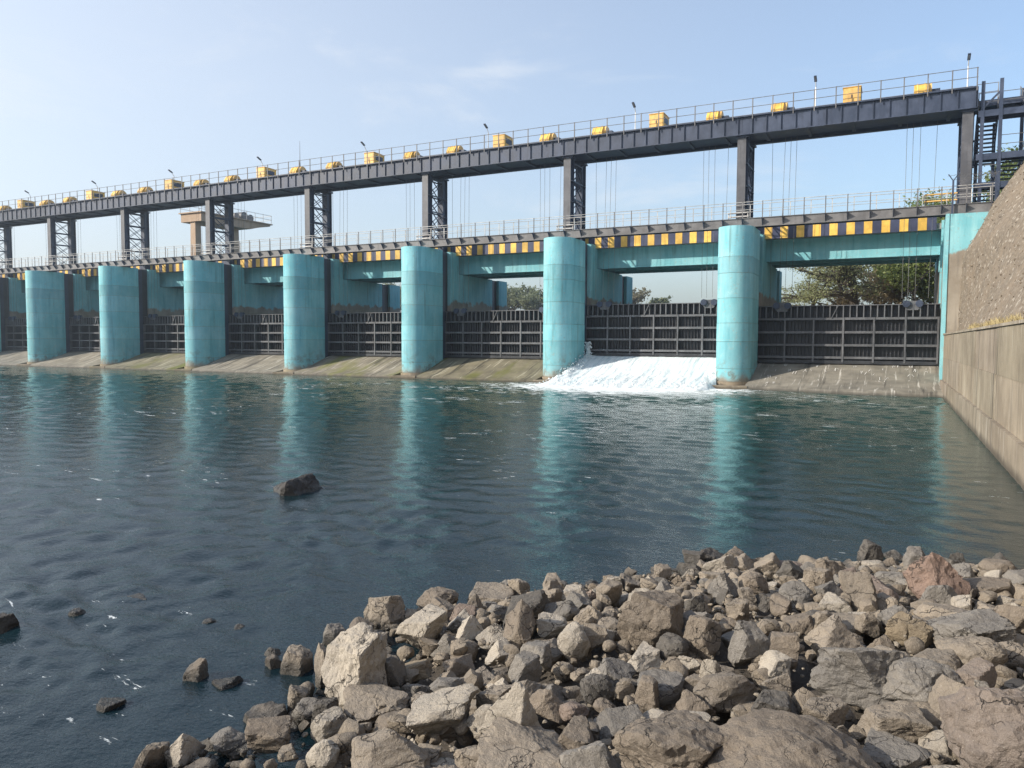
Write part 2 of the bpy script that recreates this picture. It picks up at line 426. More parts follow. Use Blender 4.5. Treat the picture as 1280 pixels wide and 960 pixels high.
def water_mat():
    m, t, b = new_mat('river_water'); N = NT(t)
    x, y, z = N.z()
    a1 = N.noise(1.1, 4, 0.55, stretch=(1, 1.4, 1), dist=0.3)
    a2 = N.noise(4.2, 4, 0.6, stretch=(1, 1.7, 1), dist=0.35)
    a3 = N.noise(15, 3, 0.6, stretch=(1, 1.5, 1), dist=0.2)
    a4 = N.noise(33, 3, 0.6, stretch=(1, 1.3, 1), dist=0.3)
    shal = N.rng(y, 6, 17, 1.0, 0.36)              # short ripples of the shallow run near the bank
    a3 = N.math('MULTIPLY', N.math('ADD', N.math('MULTIPLY', a3, 2.0), N.math('MULTIPLY', a4, 0.55)), shal)
    h = N.math('ADD', N.math('MULTIPLY', a1, 0.25), N.math('ADD', N.math('MULTIPLY', a2, 0.30), N.math('MULTIPLY', a3, 0.14)))
    bn = N.bump(h, 0.45, 0.07, b)
    if 'Filter Width' in bn.inputs: bn.inputs['Filter Width'].default_value = 0.02
    # foam: thick below the open gate, thinning into streaks with distance
    dx = N.math('SUBTRACT', x, -15.8); dy = N.math('SUBTRACT', y, 47.2)
    d1 = N.math('SQRT', N.math('ADD', N.math('POWER', N.math('MULTIPLY', dx, 0.165), 2.0), N.math('POWER', N.math('MULTIPLY', dy, 0.20), 2.0)))
    fn = N.noise(2.2, 7, 0.72, stretch=(0.5, 1.3, 1), dist=0.8)
    f1 = N.math('SUBTRACT', fn, N.rng(d1, 0.3, 2.1, 0.22, 0.66, False))
    foam = N.rng(f1, 0.0, 0.12)
    # sparse whitecaps in the riffle
    fn2 = N.noise(2.6, 6, 0.75, stretch=(0.45, 1.6, 1), dist=0.6)
    reg = N.noise(0.16, 3, 0.5)
    dd = N.math('SQRT', N.math('ADD', N.math('POWER', N.math('ADD', x, 17.0), 2.0), N.math('POWER', N.math('SUBTRACT', y, 42.0), 2.0)))
    thr = N.math('ADD', N.rng(reg, 0.42, 0.62, 0.70, 0.57), N.rng(dd, 4, 36, -0.03, 0.06))
    f2 = N.rng(N.math('SUBTRACT', fn2, thr), 0.0, 0.04, 0, 0.8)
    foam = N.math('MAXIMUM', foam, f2)
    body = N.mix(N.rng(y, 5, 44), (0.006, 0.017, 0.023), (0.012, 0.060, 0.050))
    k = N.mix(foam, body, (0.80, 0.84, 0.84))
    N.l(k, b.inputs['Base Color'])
    N.l(N.rng(foam, 0, 1, 0.025, 0.7), b.inputs['Roughness'])
    b.inputs['IOR'].default_value = 1.333
    return m
M['water'] = water_mat()

def white_water():
    m, t, b = new_mat('white_water'); N = NT(t)
    st = N.noise(3.0, 7, 0.7, stretch=(1.6, 0.10, 0.10), dist=0.3); f = N.noise(9, 6, 0.7)
    k = N.mix(N.rng(st, 0.34, 0.58), (0.50, 0.60, 0.64), (0.80, 0.83, 0.84))
    N.l(k, b.inputs['Base Color']); b.inputs['Roughness'].default_value = 0.55
    b.inputs['Subsurface Weight'].default_value = 0.0
    N.bump(N.math('ADD', f, N.math('MULTIPLY', st, 1.5)), 0.6, 0.06, b); return m
M['white_water'] = white_water()
# ------------------------------------------------------------------ the dam: shared dimensions
S = 12.52
def PX(n): return -9.356 - S * (n - 1)       # pier centres, n = 1 next to the wing wall, n = 0 on the abutment
R = 1.12
YC = 50.457
NP = 9
ORD = ['', 'first', 'second', 'third', 'fourth', 'fifth', 'sixth', 'seventh', 'eighth', 'ninth', 'tenth']
rnd = random.Random(7)

# ---- piers
def nose(r, yb, seg=20):
    p = [(-r, yb)] + [(-r * math.cos(a), YC - r * math.sin(a)) for a in [math.pi * i / seg for i in range(seg + 1)]] + [(r, yb)]
    return p                                  # counter-clockwise seen from above
lifts = [0.42, 1.25, 3.0, 4.2, 5.8, 7.4, 8.45, 10.4]
tints = [0.96, 0.92, 1.0, 0.93, 0.98, 0.90, 1.12]
lift_src = []
for n in range(1, NP + 1):
    x = PX(n)
    t = empty('pier', (x, YC, 0), f'tall teal painted concrete pier with rounded nose, {ORD[n]} from the wing wall', 'pier', 'teal piers of the barrage')
    MB().prism_z([(x + a, b) for a, b in nose(R + 0.10, 53.0)], -1.6, 0.40).box(x - R - 0.06, x + R + 0.06, 48.63, 50.3, -1.6, 0.20).build('footing', M['footing'], t, smooth=35)
    MB().prism_z([(x + a, b) for a, b in nose(R - 0.03, 52.72)], 0.38, 10.36).build('core', M['footing'], t, smooth=35)
    for k in range(7):
        if n == 1:
            dr = (k % 3) * 0.006
            o = MB().prism_z([(x + a, b) for a, b in nose(R + dr, 52.75)], lifts[k] + 0.010, lifts[k + 1] - 0.010).build('concrete_lift', M['teal'], t, smooth=35)
            lift_src.append(o)
        else:
            o = place(lift_src[k], t, (x, YC, 0))
        q = tints[k] * rnd.uniform(0.93, 1.06)
        o.color = (q * rnd.uniform(0.92, 1.10), q, q * rnd.uniform(0.99, 1.02), 1)
    # upstream part behind the gate slot
    b = MB().box(x - R + 0.32, x + R - 0.32, 52.70, 54.02, -1.5, 10.34)
    b.build('slot_wall', M['gate_skin'], t)
    MB().box(x - R, x + R, 54.0, 55.3, -1.5, 10.38).build('shoulder', M['teal_half'], t)
    MB().box(x - R, x + R, 55.3, 61.3, -1.5, 8.60).build('rear_wall', M['teal_half'], t)
    MB().box(x - R + 0.25, x + R - 0.25, 61.28, 62.6, -1.5, 8.58).build('stoplog_slot', M['gate_skin'], t)
    MB().prism_z([(x - R, 62.6), (x + R, 62.6), (x + R, 64.0)] + [(x + R * math.cos(a), 64.0 + R * math.sin(a)) for a in [math.pi * i / 10 for i in range(1, 10)]] + [(x - R, 64.0)], -1.5, 8.60).build('upstream_nose', M['teal_half'], t)
    for s in (-1, 1):
        MB().box(x + s * (R - 0.18) - 0.10, x + s * (R - 0.18) + 0.10, 52.79, 53.25, 1.2, 10.3).build('gate_guide', M['dark_steel'], t)
        MB().box(x + s * (R - 0.12) - 0.07, x + s * (R - 0.12) + 0.07, 61.4, 61.75, 4.0, 8.5).build('stoplog_guide', M['dark_steel'], t)

# ---- abutment next to the wing wall
t = empty('abutment', (5, 52, 0), 'pale teal end block of the barrage rising above the rough stone slope', 'abutment')
MB().box(2.5, 9.0, 50.55, 64, -1.5, 10.42).build('block', M['teal_abut'], t)
MB().box(2.44, 2.62, 50.50, 51.9, 0.2, 10.44).build('corner_strip', M['teal_beam'], t)
MB().box(2.40, 2.56, 54.1, 54.5, 1.5, 10.6).build('gate_guide', M['teal_beam'], t)
MB().box(2.42, 2.56, 56.4, 57.0, 7.6, 8.7).build('bearing', M['teal_beam'], t)

# ---- spillway sills, one for each bay
SILL = [(54.6, 1.60), (54.0, 1.62), (53.2, 1.50), (52.4, 1.27), (51.6, 1.00), (50.8, 0.72), (50.2, 0.53), (49.7, 0.39), (49.3, 0.31), (49.0, 0.26), (48.75, 0.19), (48.6, 0.03)]
def sill_z(y):
    p = sorted(SILL)
    return float(np.interp(y, [a for a, _ in p], [b for _, b in p]))
def sill_edge(n):                             # x extent of bay n (between pier n and pier n-1)
    return PX(n) + R * 0.9, (PX(n - 1) - R * 0.9 if n > 1 else 2.49)
SHADE = {1: (1, 1, 1), 2: (0.9, 0.88, 0.85), 3: (0.82, 0.80, 0.68), 4: (1.0, 0.98, 0.95), 5: (1.05, 1.03, 1.0), 6: (0.85, 0.86, 0.74), 7: (1.08, 1.05, 1.0)}
desc = {1: 'sloping concrete sill with white droppings beside the wing wall', 2: 'concrete sill hidden under the white falling water',
        3: 'mossy brown stained concrete sill between the second and third piers from the wing wall'}
for n in range(1, NP + 1):
    x0, x1 = sill_edge(n)
    nx = 70
    prof = SILL + [(48.58, -1.5)]
    V = []; F = []
    for i in range(nx + 1):
        x = x0 + (x1 - x0) * i / nx
        for y, z in prof: V.append((x, y, z))
    V = np.array(V); m = len(prof)
    V[:, 2] += 0.018 * fbm(V * np.array([1.3, 1.3, 0]), 3, n); V[:, 1] += 0.05 * fbm(V * np.array([0.8, 0, 0]), 3, n + 9) * (V[:, 1] < 49.0)
    if n == 1: V[:, 1] -= 1.7 * np.clip((V[:, 0] + 7.0) / 6.0, 0, 1) * np.clip((50.5 - V[:, 1]) / 1.5, 0, 1)
    F = [(i * m + j, i * m + j + 1, (i + 1) * m + j + 1, (i + 1) * m + j) for i in range(nx) for j in range(m - 1)]
    V = V.tolist(); b0 = len(V)
    V += [(x0, 54.6, -1.5), (x1, 54.6, -1.5)]
    F += [tuple(range(0, m)) + (b0,), tuple(range(nx * m + m - 1, nx * m - 1, -1)) + (b0 + 1,)]
    F += [(b0, b0 + 1, nx * m, 0)]
    o = np_mesh('spillway_sill', [(a - x0, b - 47, c) for a, b, c in V], F, M['sill_mossy'] if n in (3, 4, 6) else M['sill'])
    o.location = (x0, 47, 0)
    c = SHADE.get(n, (1, 1, 1)); o.color = c + (1,)
    props(o, desc.get(n, f'sloping stained concrete sill under the {ORD[n]} gate from the wing wall'), 'spillway sill', 'spillway sills between the piers')
    if n != 2:
        pass

# a pale construction joint and bird droppings on the first sill
dl = MB(); rs = random.Random(3)
for k in range(46):
    x = rs.uniform(-8.0, 2.2); y = rs.choice([rs.uniform(51.6, 53.3), rs.uniform(49.2, 51.2)])
    for j in range(rs.randint(1, 3)):
        l = rs.uniform(0.12, 0.5); w = rs.uniform(0.012, 0.035); xx = x + rs.uniform(-0.12, 0.12); y1 = y - l; sl_ = rs.uniform(-0.12, 0.12)
        dl.add([(xx, y, sill_z(y) + 0.034), (xx + w, y, sill_z(y) + 0.034), (xx + w + sl_, y1, sill_z(y1) + 0.034), (xx + sl_, y1, sill_z(y1) + 0.034)], [(0, 1, 2, 3)])
m_, t_, b_ = new_mat('bird_lime'); b_.inputs['Base Color'].default_value = (0.72, 0.70, 0.66, 1); b_.inputs['Roughness'].default_value = 0.9
o = dl.build('bird_droppings', m_); props(o, 'white streaks of bird droppings on the sill beside the wing wall', 'droppings', kind='stuff')

# ---- gates
def make_gate(n, lift):
    x0 = PX(n) + R - 0.22; x1 = (PX(n - 1) - R + 0.22) if n > 1 else 2.46
    zb = 1.66 + lift; zt = 5.36 + lift
    cx = (x0 + x1) / 2
    lab = {1: 'black steel lift gate with grey grid of beams beside the wing wall', 2: 'slightly raised black steel lift gate with white water pouring under it'}.get(n, f'black steel lift gate with grey grid of beams, {ORD[n]} from the wing wall')
    t = empty('lift_gate', (cx, 53.6, zb), lab, 'gate', 'lift gates between the piers')
    MB().box(x0, x1, 53.70, 53.74, zb, zt).build('skin_plate', M['gate_skin'], t)
    rb = MB(); k = x0 + 0.15
    while k < x1 - 0.1:
        rb.box(k, k + 0.035, 53.58, 53.71, zb + 0.1, zt - 0.02); k += 0.225
    rb.build('ribs', M['gate_skin'], t)['kind'] = 'stuff'
    hz = [0.10, 0.98, 1.86, 2.74]
    hz = [0.04, 0.33, 1.14, 1.98, 2.86]
    for q, h in enumerate(hz):
        b = MB(); hh = 0.15 if q else 0.22
        b.box(x0, x1, 53.30, 53.33, zb + h - hh / 2, zb + h + hh / 2)
        b.box(x0, x1, 53.331, 53.60, zb + h - 0.012, zb + h + 0.012)
        b.build('horizontal_beam', M['gate_beam'] if q else M['gate_skin'], t)
    nv = 6
    for i in range(nv + 1):
        x = x0 + 0.08 + (x1 - x0 - 0.16) * i / nv
        b = MB().box(x - 0.055, x + 0.055, 53.27, 53.295, zb + 0.02, zb + 2.94)
        b.box(x - 0.01, x + 0.01, 53.296, 53.58, zb + 0.02, zb + 2.94)
        b.build('vertical_member', M['gate_beam'], t)
    k = x0 + 0.2; i = 0
    src = None
    while k < x1 - 0.1:                       # short posts of the top row
        if src is None:
            src = MB().box(k, k + 0.07, 53.34, 53.58, zb + 2.95, zt).build('top_stiffener', M['gate_beam'], t, origin=(k, 53.34, zb))
        else:
            place(src, t, (k, 53.34, zb))
        k += 0.40
    MB().bar((cx - 0.35, 53.29, zt - 0.02), (cx - 0.72, 53.29, zb + 2.9), 0.09, 0.05).build('diagonal_strut', M['gate_beam'], t)
    MB().box(x0, x1, 53.32, 53.76, zt, zt + 0.05).build('top_plate', M['gate_beam'], t)
    for s in (-1, 1):                         # pulley blocks
        px = cx + s * 3.8 + (0.15 if s > 0 else 0)
        pb = MB().prism_y([(px - 0.62, zt + 0.10), (px - 0.30, zt - 0.34), (px + 0.30, zt - 0.34), (px + 0.62, zt + 0.10), (px + 0.4, zt + 0.24), (px - 0.4, zt + 0.24)], 53.36, 53.42).build('pulley_block', M['gate_beam'], t)
        for e in (-1, 1):
            MB().tube((px + e * 0.36, 53.22, zt + 0.06), (px + e * 0.36, 53.52, zt + 0.06), 0.22, n=16).build('sheave', M['dark_steel'], pb, smooth=40)
    return t
for n in range(1, NP + 1):
    make_gate(n, 0.33 if n == 2 else 0.0)

# ---- road bridge behind the gates
YB = 54.9
rb = empty('road_bridge', (-50, 58, 8.6), 'teal road bridge with yellow and navy striped kerb behind the gates', 'bridge')
XL = PX(NP) - 8
blk_y = blk_n = None
for n in range(1, NP + 1):
    x0 = PX(n) + 0.0; x1 = PX(n - 1) if n > 1 else 2.46
    for q, y in enumerate((56.0, 58.3, 60.6)):
        b = MB().box(x0 + 0.01, x1 - 0.01, y, y + 0.42, 8.74, 10.18)
        b.box(x0 + 0.01, x1 - 0.01, y - 0.03, y + 0.45, 8.66, 8.739)
        b.build('beam', M['teal_beam'], rb)
    MB().box(x0 + 0.006, x1 - 0.006, 55.06, 61.7, 10.19, 10.55).build('deck_slab', M['deck'], rb)
    nb = 12; w = S / nb
    for k in range(nb):
        xx = PX(n) + k * w
        if xx + w > 2.6: break
        if blk_y is None:
            blk_y = MB().box(xx + 0.03, xx + 0.53, YB, YB + 0.2, 10.14, 10.97).build('yellow_kerb_block', M['yellow'], rb, origin=(xx, YB, 10))
            blk_n = MB().box(xx + 0.535, xx + w + 0.025, YB + 0.012, YB + 0.2, 10.13, 10.96).build('navy_kerb_block', M['navy'], rb, origin=(xx, YB, 10))
        else:
            place(blk_y, rb, (xx, YB, 10)); place(blk_n, rb, (xx, YB, 10))
MB().box(XL, 9, 61.5, 61.7, 10.56, 11.3).build('far_parapet', M['teal_beam'], rb)

# ---- service walkway in front, on top of the piers
wk = empty('service_walkway', (-50, 51.3, 10.4), 'dark steel service walkway with grey railings along the pier tops', 'walkway')
WX0, WX1 = XL, 4.9
post_f = post_r = gus = None
for n in range(1, NP + 2):
    x0 = max(PX(n), XL); x1 = PX(n - 1) if n > 1 else WX1
    b = MB().box(x0, x1 - 0.01, 50.86, 50.885, 10.47, 10.98)
    b.box(x0, x1 - 0.01, 50.80, 50.94, 10.985, 11.02).box(x0, x1 - 0.01, 50.80, 50.94, 10.435, 10.468)
    b.build('edge_channel', M['grey_steel'], wk)
    MB().box(x0, x1 - 0.01, 51.72, 51.80, 10.47, 10.98).build('inner_beam', M['dark_steel'], wk)
    MB().box(x0, x1 - 0.01, 50.945, 51.85, 10.985, 11.015).build('deck_plate', M['dark_steel'], wk)
    for y, nm in ((50.84, 'railing'), (51.78, 'inner_railing')):
        r = MB()
        for z in (11.55, 12.05): r.tube((x0, y, z), (x1, y, z), 0.016 if z < 12 else 0.021)
        r.build(nm, M['rail'], wk)
k = 0
x = WX1 - 0.2
while x > WX0 + 0.1:
    if post_f is None:
        post_f = MB().box(x - 0.028, x + 0.028, 50.80, 50.845, 10.75, 12.07).build('railing_post', M['grey_steel'], wk, origin=(x, 50.84, 11))
        post_r = MB().box(x - 0.022, x + 0.022, 51.80, 51.84, 11.02, 12.06).build('railing_post', M['rail'], wk, origin=(x, 51.78, 11))
        gus = MB().add([(x - 0.015, 50.855, 10.97), (x - 0.015, 50.50, 10.97), (x - 0.015, 50.855, 10.50), (x + 0.015, 50.855, 10.97), (x + 0.015, 50.50, 10.97), (x + 0.015, 50.855, 10.50)],
                       [(0, 1, 2), (5, 4, 3), (0, 3, 4, 1), (1, 4, 5, 2), (0, 2, 5, 3)]).build('bracket', M['dark_steel'], wk, origin=(x, 50.8, 10.5))
    else:
        place(post_f, wk, (x, 50.84, 11)); place(post_r, wk, (x + 0.31, 51.78, 11)); place(gus, wk, (x, 50.8, 10.5))
    x -= S / 10

# ---- steel towers on the piers
ZG0, ZG1 = 16.60, 17.78
tower0 = None
def make_tower(n):
    x = PX(n)
    t = empty('steel_tower', (x, 53.3, 10.4))
    for y0, y1, zt in ((51.94, 52.48, ZG0), (54.26, 54.82, 16.56)):
        MB().box(x - 0.34, x + 0.22, y0, y0 + 0.035, 10.4, zt - 0.12).build('front_flange', M['leg_grey'] if y0 < 53 else M['dark_steel'], t)
        b = MB().box(x - 0.34, x + 0.30, y1 - 0.035, y1, 10.4, zt - 0.12)
        b.box(x - 0.14, x - 0.11, y0 + 0.036, y1 - 0.036, 10.4, zt - 0.12).box(x + 0.11, x + 0.14, y0 + 0.036, y1 - 0.036, 10.4, zt - 0.12)
        b.box(x - 0.42, x + 0.42, y0 - 0.08, y1 + 0.08, zt - 0.118, zt)
        for z in (11.8, 13.3, 14.8): b.box(x - 0.33, x + 0.33, y0 + 0.036, y1 - 0.036, z, z + 0.03)
        lg = b.build('leg', M['dark_steel'], t)
        MB().box(x - 0.5, x + 0.5, y0 - 0.12, y1 + 0.12, 10.385, 10.43).build('base_plate', M['dark_steel'], lg)
    for s in (-0.24, 0.24):
        zs = [10.95, 12.25, 13.55, 14.85, 16.15]
        for i, z in enumerate(zs):
            MB().bar((x + s, 52.48, z), (x + s, 54.26, z), 0.09, 0.09).build('strut', M['dark_steel'], t)
            if i < 4:
                MB().bar((x + s * 0.9, 52.48, z + 0.04), (x + s * 0.9, 54.26, zs[i + 1] - 0.04), 0.03, 0.085, up=(1, 0, 0)).build('diagonal_brace', M['dark_steel'], t)
                MB().bar((x + s * 1.1, 54.26, z + 0.04), (x + s * 1.1, 52.48, zs[i + 1] - 0.04), 0.03, 0.085, up=(1, 0, 0)).build('diagonal_brace', M['dark_steel'], t)
    return t
def copy_tree(o, parent=None):
    c = o.copy(); col.objects.link(c); c.parent = parent
    for ch in list(o.children): copy_tree(ch, c)
    return c
tower0 = make_tower(1)
for n in range(0, NP + 1):
    o = tower0 if n == 1 else copy_tree(tower0)
    o.location.x = PX(n) + (0.33 if n == 0 else 0)
    props(o, f'dark steel tower with laced legs standing on the {ORD[n]} pier from the wing wall' if n else 'dark steel tower with laced legs on the abutment beside the stairs', 'tower', 'steel towers carrying the hoist bridge')

# ---- hoist bridge on top of the towers
hb = empty('hoist_bridge', (-50, 53.2, ZG0), 'long dark steel plate girder bridge carrying yellow hoists on the towers', 'bridge')
HX1 = 3.86
stf = None; hp = hp2 = None
for n in range(1, NP + 2):
    x0 = max(PX(n), XL); x1 = PX(n - 1) if n > 1 else HX1
    for y, z0, nm in ((51.75, ZG0, 'front_girder'), (54.42, 16.56, 'rear_girder')):
        b = MB().box(x0, x1 - 0.008, y, y + 0.03, z0 + 0.045, ZG1 - 0.045)
        b.box(x0, x1 - 0.008, y - 0.09, y + 0.20, z0, z0 + 0.04).box(x0, x1 - 0.008, y - 0.17, y + 0.20, ZG1 - 0.04, ZG1)
        b.build(nm, M['dark_steel'], hb)
    MB().box(x0, x1 - 0.008, 51.60, 55.25, ZG1 + 0.004, ZG1 + 0.05).build('deck_plate', M['dark_steel'], hb)
    b = MB().box(x0, x1 - 0.008, 51.96, 54.24, 16.76, 16.79); b.build('soffit_plate', M['dark_steel'], hb)
    for i in range(5):
        xx = x0 + (x1 - x0) * (i + 0.5) / 5
        MB().box(xx - 0.1, xx + 0.1, 51.96, 54.24, 16.64, 16.755).build('cross_beam', M['dark_steel'], hb)
    for y, nm in ((51.62, 'railing'), (55.2, 'rear_railing')):
        r = MB()
        for z in (18.33, 18.86): r.tube((x0, y, z), (x1, y, z), 0.02)
        r.build(nm, M['grey_steel'], hb)
x = HX1 - 0.08
i = 0
while x > XL + 0.1:
    if stf is None:
        stf = MB().box(x - 0.013, x + 0.013, 51.665, 51.749, ZG0 + 0.042, ZG1 - 0.042).build('stiffener', M['dark_steel'], hb, origin=(x, 51.6, ZG0))
    else:
        place(stf, hb, (x, 51.6, ZG0))
    x -= S / 14
x = HX1 - 0.05
while x > XL + 0.1:
    if hp is None:
        hp = MB().box(x - 0.03, x + 0.03, 51.56, 51.61, 17.55, 18.88).build('railing_post', M['grey_steel'], hb, origin=(x, 51.6, 18))
        hp2 = MB().box(x - 0.03, x + 0.03, 55.19, 55.23, 17.84, 18.88).build('railing_post', M['grey_steel'], hb, origin=(x, 55.2, 18))
    else:
        place(hp, hb, (x, 51.6, 18)); place(hp2, hb, (x, 55.2, 18))
    x -= S / 10
MB().box(HX1, HX1 + 0.03, 51.58, 55.2, ZG0, ZG1).build('end_plate', M['dark_steel'], hb)

# ---- hoists, lamps and ropes
ZD = ZG1 + 0.05
cab0 = drum0 = lamp0 = None
def make_cabinet():
    t = empty('hoist_cabinet', (0, 53.1, ZD))
    MB().box(-0.50, 0.50, 52.35, 53.85, ZD + 0.06, ZD + 1.10).build('housing', M['yellow'], t)
    MB().box(-0.54, 0.54, 52.31, 53.89, ZD + 1.101, ZD + 1.14).build('lid', M['yellow_pale'], t)
    MB().box(-0.44, 0.44, 52.335, 52.349, ZD + 0.14, ZD + 1.02).build('door', M['yellow_pale'], t)
    MB().box(0.501, 0.515, 52.6, 53.6, ZD + 0.5, ZD + 0.9).build('vent', M['dark_steel'], t)
    MB().box(-0.03, 0.03, 52.31, 52.334, ZD + 0.45, ZD + 0.65).build('door_handle', M['dark_steel'], t)
    MB().box(-0.6, 0.6, 52.25, 53.95, ZD + 0.002, ZD + 0.058).build('plinth', M['dark_steel'], t)
    return t
def make_drum():
    t = empty('rope_drum_cover', (0, 53.2, ZD))
    arch = [(52.45, ZD + 0.06), (53.95, ZD + 0.06), (53.95, ZD + 0.42), (53.68, ZD + 0.80), (53.40, ZD + 0.93), (53.0, ZD + 0.93), (52.72, ZD + 0.80), (52.45, ZD + 0.42)]
    MB().prism_x(arch, -0.45, 0.32).build('cover', M['yellow'], t)
    MB().tube((0.322, 53.2, ZD + 0.45), (0.50, 53.2, ZD + 0.45), 0.47, n=20).build('end_drum', M['yellow_pale'], t, smooth=40)
    MB().box(0.502, 0.95, 52.9, 53.5, ZD + 0.10, ZD + 0.52).build('gear_motor', M['dark_steel'], t)
    for q in (-0.30, 0.10):
        MB().prism_x([(53.2 + (a - 53.2) * 1.03, ZD + 0.06 + (b - ZD - 0.06) * 1.03) for a, b in arch], q, q + 0.07).build('cover_band', M['yellow_pale'], t)
    MB().box(-0.6, 1.0, 52.4, 54.0, ZD + 0.002, ZD + 0.058).build('base_frame', M['dark_steel'], t)
    return t
def make_lamp():
    t = empty('lamp_post', (0, 55.05, ZD))
    MB().tube((0, 55.05, ZD), (0, 55.05, ZD + 2.25), 0.05, 0.035, 8).build('pole', M['white_pole'], t, smooth=60)
    a = MB().tube((0, 55.05, ZD + 2.25), (0, 54.75, ZD + 2.62), 0.03, 0.028, 8).build('arm', M['white_pole'], t, smooth=60)
    MB().bar((0, 54.85, ZD + 2.56), (0, 54.38, ZD + 2.78), 0.17, 0.08).build('lamp_head', M['dark_steel'], t)
    MB().bar((0, 54.70, ZD + 2.57), (0, 54.42, ZD + 2.715), 0.12, 0.03).build('lens', M['lamp_glass'], t)
    MB().box(-0.12, 0.12, 54.93, 55.17, ZD + 0.001, ZD + 0.05).build('base_plate', M['dark_steel'], t)
    return t
cab0, drum0, lamp0 = make_cabinet(), make_drum(), make_lamp()
used = set()
def put(src, x, lab, cat, group):
    o = src if id(src) not in used else copy_tree(src)
    used.add(id(src)); o.location.x = x
    return props(o, lab, cat, group)
for n in range(1, NP + 1):
    c = (PX(n) + PX(n - 1)) / 2
    where = f'the {ORD[n]} hoist bay from the stairs'
    put(cab0, c + 0.25, f'square yellow hoist cabinet at the middle of {where}', 'cabinet', 'yellow hoist cabinets')
    put(drum0, c + 4.15, f'yellow arched drum cover, stairs side of {where}', 'hoist', 'yellow rope drums')
    put(drum0, c - 4.15, f'yellow arched drum cover, far side of {where}', 'hoist', 'yellow rope drums')
    put(lamp0, c - 2.1 - 0.02 * n, f'slim lamp post leaning over the hoist bridge on {where}', 'lamp post', 'lamp posts on the hoist bridge')
put(lamp0, 3.55, 'slim lamp post at the hoist bridge end beside the stairs', 'lamp post', 'lamp posts on the hoist bridge')
t = empty('antenna_mast', (-50.6, 55.05, ZD), 'thin lightning mast taller than the lamp posts on the hoist bridge', 'mast')
MB().tube((-50.6, 55.05, ZD), (-50.6, 55.05, ZD + 1.9), 0.06, 0.045, 8).build('lower_tube', M['grey_steel'], t)
MB().tube((-50.6, 55.05, ZD + 1.9), (-50.6, 55.05, ZD + 3.9), 0.03, 0.012, 6).build('upper_rod', M['grey_steel'], t)

rp = {}
for n in range(1, NP + 1):
    c = (PX(n) + PX(n - 1)) / 2
    zl = 5.75 + (0.33 if n == 2 else 0)
    for s, offs in ((-1, (-4.55, -3.75, -3.4, -3.05)), (1, (3.4, 3.75, 4.15, 5.05))):
        for j, ox in enumerate(offs):
            lowx = c + (s * 3.8 + (0.15 if s > 0 else 0)) + (-0.45, -0.2, 0.2, 0.45)[j]
            sway = 0.25 if j in (0, 3) else 0.8
            lx = (c + ox) * (1 - sway) + lowx * sway if True else lowx
            o = MB().tube((c + ox, 53.30 + 0.06 * j, 16.6), (lx, 53.30 + 0.06 * j, zl), 0.012, n=5).build('hoist_rope', M['rope'], None, origin=(c + ox, 53.4, zl))
            props(o, f'thin steel hoist rope over the {ORD[n]} gate from the wing wall, ' + ('stairs side' if s > 0 else 'far side'), 'rope', f'hoist ropes over the {ORD[n]} gate')

# ---- stair tower beside the abutment
st = empty('stair_tower', (5.2, 53.5, 10.8), 'dark steel zigzag stair tower climbing beside the hoist bridge end', 'stairs')
for (x, y, z1) in ((4.15, 51.9, 18.1), (5.05, 51.9, 18.15), (4.15, 55.0, 16.4), (5.05, 55.0, 16.4), (6.45, 51.9, 18.3), (6.45, 55.0, 18.3)):
    MB().box(x - 0.09, x + 0.09, y - 0.09, y + 0.09, 10.42, z1).build('column', M['dark_steel'], st)
def landing(x0, x1, y0, y1, z):
    b = MB().box(x0, x1, y0, y1, z - 0.05, z)
    b.build('landing', M['dark_steel'], st)
    b = MB().box(x0, x1, y0 - 0.06, y0 - 0.002, z - 0.34, z + 0.02).box(x0, x1, y1 + 0.002, y1 + 0.06, z - 0.34, z + 0.02)
    b.build('landing_beam', M['dark_steel'], st)
def flight(x0, x1, ya, za, yb, zb, nst):
    for x in (x0, x1):
        MB().bar((x, ya, za), (x, yb, zb), 0.07, 0.30).build('stringer', M['dark_steel'], st)
    for i in range(nst):
        f = (i + 0.5) / nst; y = ya + (yb - ya) * f; z = za + (zb - za) * f
        MB().box(x0 + 0.03, x1 - 0.03, y - 0.13, y + 0.13, z - 0.03, z + 0.03).build('tread', M['dark_steel'], st)
    for x in (x0, x1):
        r = MB()
        for h in (0.5, 1.0): r.tube((x, ya, za + h), (x, yb, zb + h), 0.02)
        for f in (0.05, 0.5, 0.95): r.tube((x, ya + (yb - ya) * f, za + (zb - za) * f), (x, ya + (yb - ya) * f, za + (zb - za) * f + 1.0), 0.02)
        r.build('handrail', M['grey_steel'], st)
def rail(p, q, z, nm='railing'):
    r = MB(); p = Vector(p); q = Vector(q); k = max(1, round((q - p).length / 1.1))
    for h in (0.5, 1.0): r.tube((p.x, p.y, z + h), (q.x, q.y, z + h), 0.02)
    for i in range(k + 1):
        c = p.lerp(q, i / k); r.tube((c.x, c.y, z), (c.x, c.y, z + 1.02), 0.025)
    r.build(nm, M['grey_steel'], st)
landing(3.95, 8.6, 51.9, 52.9, 16.42)
rail((3.95, 51.9, 0), (8.6, 51.9, 0), 16.42)
flight(5.15, 6.3, 52.9, 16.42, 55.0, 17.45, 6)
landing(3.95, 6.5, 53.6, 55.2, 17.45)
rail((3.95, 53.6, 0), (5.05, 53.6, 0), 17.45)
MB().bar((4.15, 51.9, 16.55), (5.05, 51.9, 17.5), 0.10, 0.10).build('knee_brace', M['dark_steel'], st)
flight(4.0, 5.0, 54.9, 13.85, 52.8, 16.38, 12)
landing(3.9, 6.5, 51.9, 52.6, 13.95)
rail((5.1, 51.9, 0), (6.4, 51.9, 0), 13.95)
